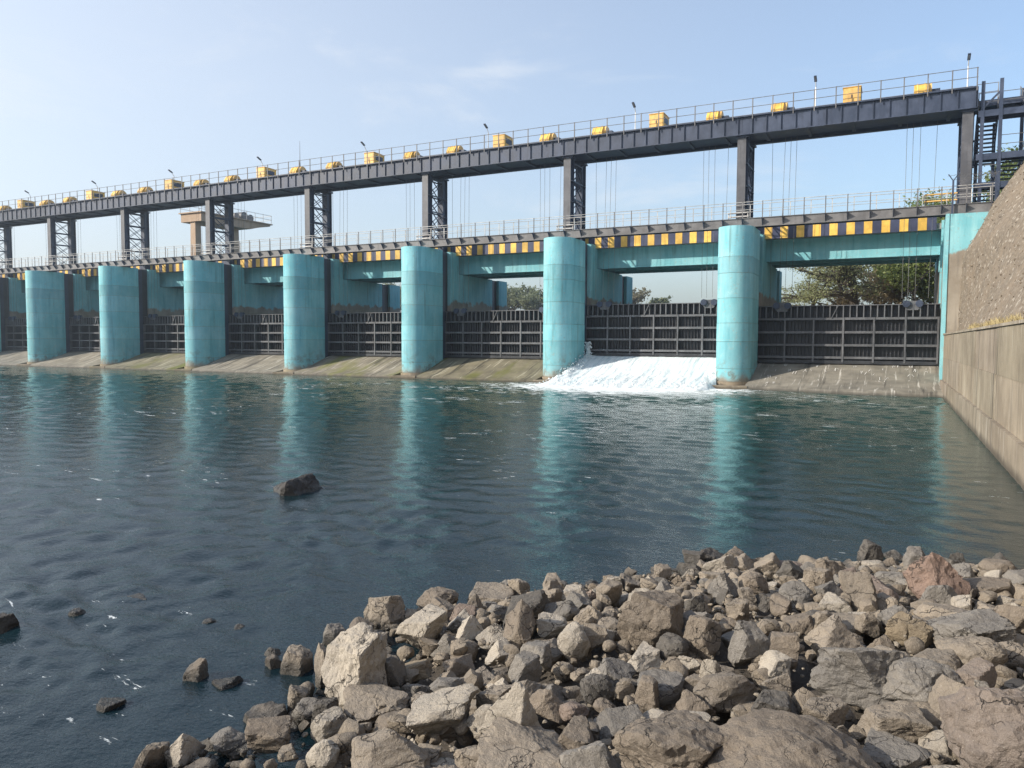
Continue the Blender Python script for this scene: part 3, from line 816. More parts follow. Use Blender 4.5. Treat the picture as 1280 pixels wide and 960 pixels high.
flight(5.15, 6.35, 54.9, 12.35, 52.6, 13.9, 8)
landing(3.9, 6.6, 51.9, 52.6, 12.30)
rail((4.1, 51.9, 0), (5.1, 51.9, 0), 12.30)
flight(4.05, 5.0, 54.9, 10.9, 52.6, 12.25, 7)
MB().bar((4.95, 51.85, 10.9), (6.5, 51.85, 12.3), 0.14, 0.14).build('knee_brace', M['dark_steel'], st)

# ---- barbed wire fence and pale pipe barriers on the abutment
fc = empty('barbed_wire_fence', (3.7, 50.7, 10.42), 'short fence of forked posts with barbed wire on the abutment', 'fence')
for x in (2.75, 4.85):
    MB().box(x - 0.05, x + 0.05, 50.66, 50.74, 10.42, 12.35).build('post', M['dark_steel'], fc)
    for s in (-1, 1):
        MB().bar((x, 50.70, 12.32), (x + s * 0.25, 50.70, 12.72), 0.05).build('fork_arm', M['dark_steel'], fc)
w = MB(); rr = random.Random(4)
for s, h in ((-0.25, 12.7), (0.25, 12.7), (0.0, 12.4), (0.12, 12.55)):
    pts = [(2.75 + s + (2.1) * i / 14, 50.70 + rr.uniform(-0.04, 0.04), h + rr.uniform(-0.07, 0.07) - 0.1 * math.sin(math.pi * i / 14)) for i in range(15)]
    for a, b in zip(pts, pts[1:]): w.tube(a, b, 0.008, n=4)
    for a in pts: w.bar((a[0] - 0.04, a[1], a[2] - 0.05), (a[0] + 0.04, a[1], a[2] + 0.05), 0.012)
w.build('barbed_wire', M['rope'], fc)
bp = empty('pipe_barrier', (2.2, 52.0, 11.0), 'low pale yellow pipe barrier on the walkway end beside the abutment', 'barrier')
for z in (11.45, 11.85):
    MB().tube((1.35, 52.0, z), (3.05, 52.0, z), 0.05, n=8).build('pipe', M['yellow_pale'], bp, smooth=60)
for x in (1.4, 3.0): MB().tube((x, 52.0, 11.0), (x, 52.0, 11.9), 0.04, n=8).build('stanchion', M['grey_steel'], bp)
for n in range(1, NP + 1):
    t = empty('pipe_barrier', (PX(n), 51.86, 11.0), f'low pale pipe barrier before the tower on the {ORD[n]} pier from the wing wall', 'barrier', 'pipe barriers in front of the towers')
    MB().tube((PX(n) - 0.85, 51.87, 11.30), (PX(n) + 0.5, 51.87, 11.30), 0.05, n=8).build('pipe', M['rail'], t)
    MB().tube((PX(n) - 0.85, 51.87, 11.55), (PX(n) + 0.5, 51.87, 11.55), 0.05, n=8).build('pipe', M['rail'], t)
    for q in (-0.8, 0.45): MB().tube((PX(n) + q, 51.87, 11.02), (PX(n) + q, 51.87, 11.6), 0.035, n=8).build('stanchion', M['rail'], t)

# ---- wing wall of cast concrete and the stone slope above
ww = empty('wing_wall', (3.0, 30, 0), 'long streaked concrete wing wall rising from the water on the embankment side', 'wall')
rs = random.Random(11)
MB().box(2.66, 3.3, -14, 50.5, -1.5, 3.40).build('wall_core', M['wall'], ww)
ys = [50.5]
while ys[-1] > -12: ys.append(ys[-1] - rs.uniform(5.5, 7.0))
zc = [(-1.5, 0.84, 2.44), (0.842, 2.12, 2.55), (2.121, 3.44, 2.556)]
for i in range(len(ys) - 1):
    for q, (z0, z1, xf) in enumerate(zc):
        b = MB(); xo = xf + rs.uniform(-0.012, 0.012); d = 0.012
        b.box(xo, 2.9, ys[i + 1] + d, ys[i] - d, z0 + (0.002 if q else 0), z1 - 0.002)
        o = b.build('wall_panel', M['wall'], ww)
        g = rs.uniform(0.88, 1.06); o.color = (g, g * rs.uniform(0.97, 1.0), g * rs.uniform(0.93, 1.0), 1)
MB().box(2.50, 3.35, -14, 50.5, 3.442, 3.52).build('coping', M['wall'], ww)

yy = np.concatenate([np.linspace(50.9, 20, 230), np.linspace(19.8, -16, 120)])
pz = [3.30, 3.52, 8.1, 10.86, 13.0, 14.6, 14.9, 15.0]
pxa = [2.75, 3.25, 3.44, 4.72, 6.16, 7.6, 9.5, 60]
pxb = [2.75, 2.85, 5.2, 6.9, 8.4, 9.9, 12, 60]
tt = np.concatenate([np.linspace(0, 5, 105), np.linspace(5.05, 6, 8), [7]])
V = []
for y in yy:
    f = min(1, max(0, (51.0 - y) / 22)); f = f * f * (3 - 2 * f) 
    xs_ = np.interp(tt, range(8), np.array(pxa) * (1 - f) + np.array(pxb) * f); zs_ = np.interp(tt, range(8), pz)
    V += [(a, y, c) for a, c in zip(xs_, zs_)]
V = np.array(V)
nz = fbm(V * 3.0, 4, 5) * 0.034 + fbm(V * 0.5, 2, 8) * 0.10
msk = np.clip((V[:, 2] - 3.35) / 0.3, 0, 1)
V[:, 0] += nz * msk; V[:, 2] += nz * 0.4 * msk
m = len(tt)
F = [(i * m + j, i * m + j + 1, (i + 1) * m + j + 1, (i + 1) * m + j) for i in range(len(yy) - 1) for j in range(m - 1)]
o = np_mesh('embankment', V, F, M['rubble'], smooth=True)
props(o, 'rough brown stone pitched embankment slope above the wing wall', kind='structure')
EMB = V.reshape(len(yy), m, 3)
# stones bedded in the slope
def ico(sub):
    bm = bmesh.new(); bmesh.ops.create_icosphere(bm, subdivisions=sub, radius=1.0)
    v = np.array([q.co[:] for q in bm.verts]); f = np.array([[q.index for q in p.verts] for p in bm.faces]); bm.free(); return v, f
I1 = ico(1); I2 = ico(2); I3 = ico(3); I4 = ico(4); I5 = ico(5)
g = np.random.default_rng(5)
VS = []; FS = []; c0 = 0
for k in range(2200):
    i = g.integers(0, 215 if k % 6 else 300); j = g.integers(1, 95)
    p = EMB[i, j] + g.normal(0, 0.03, 3)
    r = g.uniform(0.015, 0.045) * (1.6 if g.random() < 0.06 else 1)
    v = I1[0] * (1 + g.uniform(-0.3, 0.3, (len(I1[0]), 1))) * r * g.uniform(0.6, 1.3, 3)
    VS.append(v + p); FS.append(I1[1] + c0); c0 += len(v)
o = np_mesh('pitching_stones', np.concatenate(VS), np.concatenate(FS), M['rubble'])
props(o, 'small rough stones bedded all over the embankment slope', kind='stuff')
# dry grass along the ledge
VS = []; FS = []; c0 = 0
for k in range(3000):
    y = 40 - 30 * g.random()
    f = min(1, max(0, (51.0 - y) / 22)); f = f * f * (3 - 2 * f)
    x = (3.2 * (1 - f) + 2.75 * f) + g.uniform(0, 0.22); h = g.uniform(0.06, 0.26) * (0.5 + 0.8 * (vnoise(np.array([[0, y * 0.8, 0]]), 3)[0] * 0.5 + 0.5)); a = g.uniform(0, 6.28)
    z = 3.50 + (x - 2.8) * 0.9 * f
    dx, dy = math.cos(a) * 0.012, math.sin(a) * 0.012
    lx, ly = g.normal(0, 0.08, 2)
    VS += [(x - dx, y - dy, z), (x + dx, y + dy, z), (x + lx, y + ly, z + h)]; FS.append((c0, c0 + 1, c0 + 2)); c0 += 3
o = np_mesh('dry_grass', VS, FS, M['straw'])
props(o, 'straw yellow dry grass along the top of the wing wall', kind='stuff')
# ------------------------------------------------------------------ shape of the rocky bank
WL = [(-9.5, -14.0), (-6.2, -4.0), (-4.9, 1.2), (-4.50, 3.3), (-4.42, 4.15), (-4.40, 4.85), (-4.75, 5.65), (-5.0, 6.5), (-4.30, 7.5), (-3.30, 8.75),
      (-2.50, 9.75), (-2.05, 10.45), (-1.05, 10.5), (0.20, 11.6), (0.9, 11.7), (1.6, 11.6), (2.8, 11.9)]
def bank_d(x, y):                            # signed distance from the waterline, positive on land
    x = np.atleast_1d(np.asarray(x, float)); y = np.atleast_1d(np.asarray(y, float))
    best = np.full(x.shape, 1e9); inside = np.zeros(x.shape, bool)
    poly = WL + [(30.0, 11.9), (30.0, -14.0)]
    n = len(poly)
    for i in range(n):
        (x0, y0), (x1, y1) = poly[i], poly[(i + 1) % n]
        c = ((y0 > y) != (y1 > y)) & (x < (x1 - x0) * (y - y0) / ((y1 - y0) if y1 != y0 else 1e-9) + x0)
        inside ^= c
        if i < len(WL) - 1:
            dx, dy = x1 - x0, y1 - y0
            t = np.clip(((x - x0) * dx + (y - y0) * dy) / (dx * dx + dy * dy), 0, 1)
            best = np.minimum(best, np.hypot(x - x0 - t * dx, y - y0 - t * dy))
    return np.where(inside, best, -best)
def bank_z(x, y):
    d = bank_d(x, y)
    return np.where(d > 0, -0.10 + 1.25 * (1 - np.exp(-np.maximum(d, 0) / 4.6)), np.maximum(-0.10 + 0.32 * d, -1.7))
# ------------------------------------------------------------------ ground sheet, river bed, far banks
def ground_z(x, y):
    x = np.asarray(x, float); y = np.asarray(y, float)
    ss = lambda v, a, b: (lambda q: q * q * (3 - 2 * q))(np.clip((v - a) / (b - a), 0, 1))
    z = np.full(x.shape, -2.2)
    n = fbm(np.stack([x * 0.02, y * 0.02, x * 0], -1).reshape(-1, 3), 4, 21).reshape(x.shape)
    z = np.maximum(z, -2.2 + 12.2 * ss(x, -121, -140) * ss(y, -700, -60))          # far left bank
    z = np.where(y > 66, np.maximum(-0.5 + 7.5 * ss(y, 118, 150), -0.5 + 7.5 * ss(x, -125, -150)), z)
    right = ss(x, -17 + 3 * n, -11 + 3 * n)
    z = np.where(y > 66, np.maximum(z, -0.5 + 5.9 * right + 6.5 * ss(x, 3, 14)), z)
    z = np.where((x > 9.5) & (y <= 66), 9.5, z)
    return z + 0.5 * n * (z > 0)
gx = np.concatenate([np.linspace(-650, -160, 26), np.linspace(-150, 30, 121), np.linspace(40, 650, 30)])
gy = np.concatenate([np.linspace(-650, -40, 24), np.linspace(-30, 64, 48), np.linspace(64.8, 160, 70), np.linspace(170, 650, 30)])
GX, GY = np.meshgrid(gx, gy)
V = np.stack([GX, GY, ground_z(GX, GY)], -1).reshape(-1, 3)
nxg = len(gx)
F = [(j * nxg + i, j * nxg + i + 1, (j + 1) * nxg + i + 1, (j + 1) * nxg + i) for j in range(len(gy) - 1) for i in range(nxg - 1)]
o = np_mesh('ground', V, F, M['earth'], smooth=True); props(o, 'dry earth ground and river bed around the barrage', kind='structure')

# reservoir behind the gates
o = MB().box(-128, 2.45, 64.9, 150, 2.0, 4.2).build('reservoir', M['water']); props(o, 'still reservoir water held behind the gates', kind='structure')
o = MB().box(-117.4, 2.45, 53.76, 64.9, 2.0, 4.1).build('reservoir', M['water']); props(o, 'still reservoir water held behind the gates', kind='structure')

# rocky bank surface
bx = np.linspace(-13, 3.1, 150); by = np.linspace(-14, 14.5, 230)
BX, BY = np.meshgrid(bx, by)
bzv = bank_z(BX.ravel(), BY.ravel())
Vb = np.stack([BX.ravel(), BY.ravel(), bzv], -1)
Vb[:, 2] += 0.06 * fbm(Vb * 3.1, 4, 2) - 0.10
F = [(j * 150 + i, j * 150 + i + 1, (j + 1) * 150 + i + 1, (j + 1) * 150 + i) for j in range(229) for i in range(149)]
o = np_mesh('rocky_bank', Vb, F, M['soil'], smooth=True); props(o, 'earthy bank under the heap of rocks', kind='structure')

# ------------------------------------------------------------------ river surface with real waves
g = np.random.default_rng(12)
NW = 130
lam = np.exp(g.uniform(np.log(0.12), np.log(1.05), NW))
ang = g.normal(-1.9, 0.9, NW)
k_ = 2 * np.pi / lam
amp = 0.0019 * lam ** 0.80 * g.uniform(0.5, 1.3, NW)
ph = g.uniform(0, 6.283, NW)
rr = [2.6]
while rr[-1] < 165: rr.append(rr[-1] + (min(0.006 * rr[-1] + 0.003, 0.13) if rr[-1] < 56 else 0.0032 * rr[-1]))
rr = np.array(rr)
mid = math.pi / 2 + 0.4706
fine = np.arange(-0.70, 0.70, 0.0032)
th = mid + np.concatenate([np.linspace(-2.4, -0.72, 44), fine, np.linspace(0.71, 1.9, 32)])
RR, TH = np.meshgrid(rr, th, indexing='ij')
WX = (RR * np.cos(TH)).ravel(); WY = (RR * np.sin(TH)).ravel()
cell = np.maximum(np.minimum(RR * 0.006 + 0.003, np.where(RR < 56, 0.13, 0.0032 * RR)), RR * 0.003).ravel()
far = np.repeat((np.abs(th - mid) > 0.71)[None, :], len(rr), 0).ravel()
cell = np.where(far, RR.ravel() * 0.04, cell)
wz = np.zeros(len(WX))
wx2 = WX + 0.22 * fbm(np.stack([WX * 0.35, WY * 0.35, WX * 0], -1), 2, 31)
wy2 = WY + 0.22 * fbm(np.stack([WX * 0.35, WY * 0.35, WX * 0], -1), 2, 37)
for i in range(NW):
    w = np.clip((lam[i] / cell - 3.0) / 3.0, 0, 1)
    if lam[i] > 0.45: w = w * np.clip((RR.ravel() - 2) / 12, 0.50, 1)
    wz += w * amp[i] * np.sin(k_[i] * (wx2 * math.cos(ang[i]) + wy2 * math.sin(ang[i])) + ph[i])
NL = 40                                      # longer, lower waves that carry on into the distance
for i in range(NL):
    L = math.exp(g.uniform(math.log(0.9), math.log(2.8))); a_ = g.normal(-1.7, 1.0); kk = 2 * math.pi / L
    wz += np.clip((RR.ravel() - 22) / 40, 0, 1) * np.clip((L / cell - 2.2) / 2.0, 0, 1) * 0.011 / kk * g.uniform(0.5, 1.3) * np.sin(kk * (wx2 * math.cos(a_) + wy2 * math.sin(a_)) + g.uniform(0, 6.28))
wz *= 1 + 0.9 * np.clip((22 - RR.ravel()) / 14, 0, 1)
patch = 0.55 + 0.75 * np.clip(fbm(np.stack([WX * 0.10, WY * 0.16, WX * 0], -1), 3, 41) + 0.5, 0, 1.3)
calm = np.clip((-bank_d(WX, WY) + 0.4) / 3.0, 0.25, 1)
turb = 1 + 0.9 * np.exp(-(((WX + 16) / 9) ** 2 + ((WY - 45) / 5) ** 2))
wz *= patch * calm * turb
keep = ((WY < 53.5) & (WX < 3.0) & (WX > -150)).reshape(RR.shape)
nt = len(th)
idx = np.arange(len(WX)).reshape(RR.shape)
kq = keep[:-1, :-1] & keep[1:, :-1] & keep[:-1, 1:] & keep[1:, 1:]
Q = np.stack([idx[:-1, :-1], idx[1:, :-1], idx[1:, 1:], idx[:-1, 1:]], -1)[kq]
me = bpy.data.meshes.new('river')
me.from_pydata(np.stack([WX, WY, wz], -1).tolist(), [], Q.tolist())
bm = bmesh.new(); bm.from_mesh(me)
bmesh.ops.delete(bm, geom=[v for v in bm.verts if not v.link_faces], context='VERTS'); bm.to_mesh(me); bm.free()
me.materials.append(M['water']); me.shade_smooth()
o = bpy.data.objects.new('river', me); col.objects.link(o)
props(o, 'rippled dark green river below the barrage', kind='structure')

# ------------------------------------------------------------------ white water under the raised gate
xa, xb = PX(2) + R + 0.02, PX(1) - R - 0.02
cy = np.linspace(53.6, 45.3, 110); cu = np.linspace(0, 1, 170)
CV = []
for y in cy:
    f = np.clip((50.6 - y) / 4.3, 0, 1)
    l = xa - 0.8 * f ** 1.2; r_ = xb + 0.9 * f
    base = sill_z(y) if y > 48.9 else 0.24 - (48.9 - y) * 0.13
    th_ = 0.36 - 0.10 * np.clip((53.6 - y) / 5, 0, 1)
    if y < 48.5: th_ *= max(0.15, (y - 45.0) / 3.5)
    for u in cu: CV.append((l + (r_ - l) * u, y, base + th_))
CV = np.array(CV)
fu = np.tile(cu, len(cy)); fy = np.clip((50.4 - CV[:, 1]) / 2.0, 0, 1)
CV[:, 2] -= 0.55 * fy * np.clip((fu - 0.92) / 0.08, 0, 1) ** 2
sp = np.clip((53.5 - CV[:, 1]) / 4, 0, 1)
CV[:, 2] += (0.012 + 0.035 * sp) * fbm(CV * np.array([2.6, 0.4, 0]), 4, 51) + (0.006 + 0.016 * sp) * fbm(CV * np.array([8, 2.2, 0]), 3, 52)
le = np.exp(-((CV[:, 0] - xa + 0.6 * np.clip((50.6 - CV[:, 1]) / 4.3, 0, 1)) / 0.5) ** 2)
CV[:, 2] += le * (0.22 + 0.13 * fbm(CV * 3.0, 3, 55)) * np.clip((CV[:, 1] - 46.5) / 3, 0, 1)
F = [(j * 170 + i, (j + 1) * 170 + i, (j + 1) * 170 + i + 1, j * 170 + i + 1) for j in range(109) for i in range(169)]
o = np_mesh('falling_water', CV, F, M['white_water'], smooth=True)
props(o, 'white sheet of water pouring out under the raised gate', 'water', kind='stuff')
VS = []; FS = []; c0 = 0
def drop(p, r):
    global c0
    v = I1[0] * r * g.uniform(0.6, 1.4, 3) * (1 + g.uniform(-0.25, 0.25, (len(I1[0]), 1)))
    VS.append(v + p); FS.append(I1[1] + c0); c0 += len(v)
for k in range(900):                         # spray along the sheet's edges and its foot
    a = g.random()
    if a < 0.35:
        y = g.uniform(48.5, 53.2); x = xa + 0.25 + g.normal(0, 0.22) - 0.6 * max(0, (50.6 - y) / 4.3); z = sill_z(y) + 0.45 + abs(g.normal(0, 0.22))
        x = max(x, xa + 0.05) if y > 49.6 else x
    elif a < 0.5:
        y = g.uniform(48.5, 53.2); x = min(xb - 0.15 + g.normal(0, 0.15), xb - 0.03); z = sill_z(y) + 0.38 + abs(g.normal(0, 0.16))
    else:
        x = g.uniform(xa - 0.7, xb); y = g.uniform(45.6, 48.4); z = 0.12 + abs(g.normal(0, 0.12)) + 0.12 * max(0, y - 46.5)
    drop((x, y, z), g.uniform(0.012, 0.05))
for k in range(260):                         # the jet thrown up beside the pier
    t_ = g.random(); drop((xa + 0.22 + g.normal(0, 0.05 + 0.07 * t_), 52.9 + g.normal(0, 0.08), 1.95 + t_ * 0.95 + g.normal(0, 0.04)), g.uniform(0.03, 0.075) * (1.15 - 0.5 * t_))
o = np_mesh('spray', np.concatenate(VS), np.concatenate(FS), M['white_water'], smooth=True)
props(o, 'white spray and splashing drops around the falling water', kind='stuff')

# ------------------------------------------------------------------ intake platform upstream
ip = empty('intake_platform', (-78.3, 71.6, 4), 'beige concrete platform on tall columns standing in the reservoir', 'platform')
for y, w in ((66.5, 0.42), (72.6, 0.42)):
    for s in (0.0,):
        c = MB(); c.add([(-78.3 + s + a * (w + 0.25 * q), y + b * (w + 0.25 * q), z) for z, q in ((2.0, 0.6), (18.0, 0.0)) for a, b in ((-1, -1), (1, -1), (1, 1), (-1, 1))],
                        [(0, 1, 5, 4), (1, 2, 6, 5), (2, 3, 7, 6), (3, 0, 4, 7), (0, 3, 2, 1), (4, 5, 6, 7)])
        c.build('column', M['beige'], ip)
prof = [(65.9, 17.6), (73.8, 17.6), (76.6, 18.35), (77.4, 18.42), (77.4, 18.62), (65.9, 18.62)]
MB().prism_x(prof, -80.2, -76.6).build('deck_girder', M['beige'], ip)
MB().box(-80.4, -76.4, 65.7, 77.7, 18.625, 18.76).build('deck_slab', M['beige'], ip)
for i, (y, r) in enumerate(((72.6, 0.45), (73.9, 0.6), (75.0, 0.5))):
    MB().tube((-79.1, y, 18.78 + r), (-77.7, y, 18.78 + r), r, n=16).build('winch_drum', M['grey_steel'], ip, smooth=40)
r = MB()
for x in (-80.3, -76.5):
    for z in (19.3, 19.85): r.tube((x, 65.8, z), (x, 77.6, z), 0.03)
for z in (19.3, 19.85): r.tube((-80.3, 77.6, z), (-76.5, 77.6, z), 0.03)
r.build('railing', M['rail'], ip)
for x in (-80.3, -76.5):
    for i in range(9):
        y = 65.9 + i * 11.6 / 8
        MB().tube((x, y, 18.76), (x, y, 19.9), 0.035).build('railing_post', M['rail'], ip)

# ------------------------------------------------------------------ trees
def tree(name, base, h, spread, leaf, label, seed, nleaf=9000, size=0.16, flat=False, lean=(0, 0), cat='tree', group='trees upstream of the barrage', trunk_r=0.22, low=0.3, density=1.0):
    g = np.random.default_rng(seed)
    t = empty(name, base, label, cat, group)
    b = MB(); tips = []
    B = Vector(base)
    def limb(p, d, l, r, lev):
        steps = 5 if lev < 2 else 3
        for i in range(steps):
            d2 = (d + Vector(g.normal(0, 0.16, 3)) + Vector((0, 0, (0.10 if not flat else (-0.02 if lev else 0.06))))).normalized()
            q = p + d2 * (l / steps); b.tube(p, q, r * (1 - 0.5 * i / steps), r * (1 - 0.5 * (i + 1) / steps), 6 if lev < 2 else 4)
            p, d = q, d2
            if lev >= 1 and i >= 1: tips.append((p, lev))
            if lev < 3 and (i >= (1 if lev else 1)):
                for k in range(2 if lev < 2 else 1):
                    a = g.uniform(0, 6.283); up = g.uniform(0.1, 0.7) if not flat else g.uniform(-0.12, 0.38)
                    nd = (d * 0.35 + Vector((math.cos(a), math.sin(a), up))).normalized()
                    limb(p, nd, l * g.uniform(0.45, 0.72), r * 0.5, lev + 1)
        tips.append((p, lev))
    limb(B - Vector((0, 0, 0.3)), Vector((lean[0], lean[1], 1)).normalized(), h * (0.5 if not flat else 0.42), trunk_r, 0)
    tk = b.build('trunk', M['bark'], t)
    P = np.array([q[:] for q, _ in tips]); 
    c = P.mean(0)
    # squeeze the crown into the wanted size
    hs = np.percentile(np.abs(P[:, :2] - c[:2]), 97, axis=0).max()
    sxy = spread / max(hs, 0.1); zt = np.percentile(P[:, 2], 98); zl = np.percentile(P[:, 2], 5)
    f = lambda Q: np.stack([base[0] + lean[0] * h * 0.4 * ((Q[:, 2] - base[2]) / h).clip(0, 1) + (Q[:, 0] - base[0]) * sxy, base[1] + (Q[:, 1] - base[1]) * sxy,
                            np.where(Q[:, 2] > base[2] + 0.2, base[2] + (Q[:, 2] - base[2]) * (h * 0.93 / (zt - base[2])), Q[:, 2])], -1)
    me = tk.data; co_ = np.array([v.co[:] for v in me.vertices]) + np.array(base); co_ = f(co_) - np.array(base)
    me.vertices.foreach_set('co', co_.ravel())
    P = f(P)
    P = P[P[:, 2] > base[2] + h * low]
    V = []; Fc = []
    ci = g.integers(0, len(P), nleaf)
    cl = P[ci] + g.normal(0, 1, (nleaf, 3)) * np.array([1, 1, 0.6]) * (0.055 * h if not flat else 0.05 * h) * g.uniform(0.3, 1.3, (nleaf, 1))
    u = g.normal(0, 1, (nleaf, 3)); u /= np.linalg.norm(u, axis=1)[:, None]
    v = g.normal(0, 1, (nleaf, 3)); v -= (v * u).sum(1)[:, None] * u; v /= np.linalg.norm(v, axis=1)[:, None]
    s = size * g.uniform(0.55, 1.3, (nleaf, 1))
    A = cl - u * s; Bq = cl + v * s * 0.5; C = cl + u * s; D = cl - v * s * 0.5
    V = np.stack([A, Bq, C, D], 1).reshape(-1, 3) - np.array(base)
    Fc = np.arange(nleaf * 4).reshape(-1, 4)
    np_mesh('crown', V, Fc, M[leaf], t)
    return t
tree('acacia_tree', (-3.0, 77.0, 5.0), 8.2, 6.2, 'leaf_acacia', 'feathery olive acacia tree with spreading limbs seen over the first gate', 3, 13000, 0.095, True, (-0.45, 0), trunk_r=0.26, low=0.2)
tree('acacia_tree', (-7.6, 80.0, 5.0), 6.4, 3.4, 'leaf_acacia', 'smaller feathery acacia tree behind the spreading one', 9, 5000, 0.095, True, (0.1, 0), trunk_r=0.16, low=0.15)
tree('leafy_tree', (1.6, 76.5, 5.2), 11.2, 2.9, 'leaf_green', 'tall bright green leafy tree beside the abutment', 5, 17000, 0.17, False, (0, 0), low=0.05)
tree('dry_bush', (-1.6, 80.0, 5.1), 5.2, 2.4, 'leaf_brown', 'brown dry bush between the acacia and the green tree', 6, 7000, 0.12, False, cat='bush', group='bushes upstream of the barrage', trunk_r=0.12, low=0.03)
tree('dry_bush', (-4.3, 83.0, 5.1), 3.2, 2.2, 'leaf_brown', 'low brown dry bush behind the acacia', 8, 4000, 0.12, False, cat='bush', group='bushes upstream of the barrage', trunk_r=0.1, low=0.03)
tree('dry_bush', (0.6, 80.5, 5.1), 4.6, 2.0, 'leaf_brown', 'brown dry bush under the tall green tree', 17, 5000, 0.12, False, cat='bush', group='bushes upstream of the barrage', trunk_r=0.1, low=0.03)
tree('leafy_bush', (3.1, 79.0, 5.1), 5.0, 1.7, 'leaf_green', 'green bush at the foot of the abutment', 18, 5000, 0.13, False, cat='bush', group='bushes upstream of the barrage', trunk_r=0.1, low=0.03)
tree('leafy_tree', (-0.6, 86.0, 5.2), 9.5, 3.8, 'leaf_far', 'dark grey green tree filling the gap behind the bushes', 12, 12000, 0.18, False, low=0.05)
tree('leafy_tree', (9.6, 78.0, 11.0), 8.6, 2.6, 'leaf_green', 'green tree on the embankment behind the stairs', 15, 6000, 0.17, False)
tree('leafy_tree', (4.2, 92.0, 7.0), 9.6, 3.4, 'leaf_acacia', 'pale olive tree behind the pipe barrier at the walkway end', 16, 7000, 0.17, False)
far_ = [(-78.5, 150, 8.6, 5.2, 'leaf_far', 'rounded grey green tree on the far shore between second and third piers'),
        (-71.0, 152, 7.4, 5.0, 'leaf_far', 'low grey green tree on the far shore nearest the second pier'),
        (-84.0, 156, 8.2, 5.0, 'leaf_far', 'grey green tree on the far shore nearest the third pier'),
        (-49.2, 149, 6.6, 2.8, 'leaf_pale', 'pale tan leaved tree on the far shore behind the open gate'),
        (-44.8, 153, 5.2, 2.6, 'leaf_far', 'small dark tree on the far shore behind the open gate'),
        (-109.0, 152, 10.4, 4.6, 'leaf_far', 'tall grey green tree on the far shore behind the third pier')]
for i, (x, y, h, sp_, lf, lab) in enumerate(far_):
    tree('far_tree', (x, y, float(ground_z(np.array([x]), np.array([y]))[0]) - 0.1), h, sp_, lf, lab, 30 + i, 4500, 0.30, False, group='trees on the far shore', low=0.02)
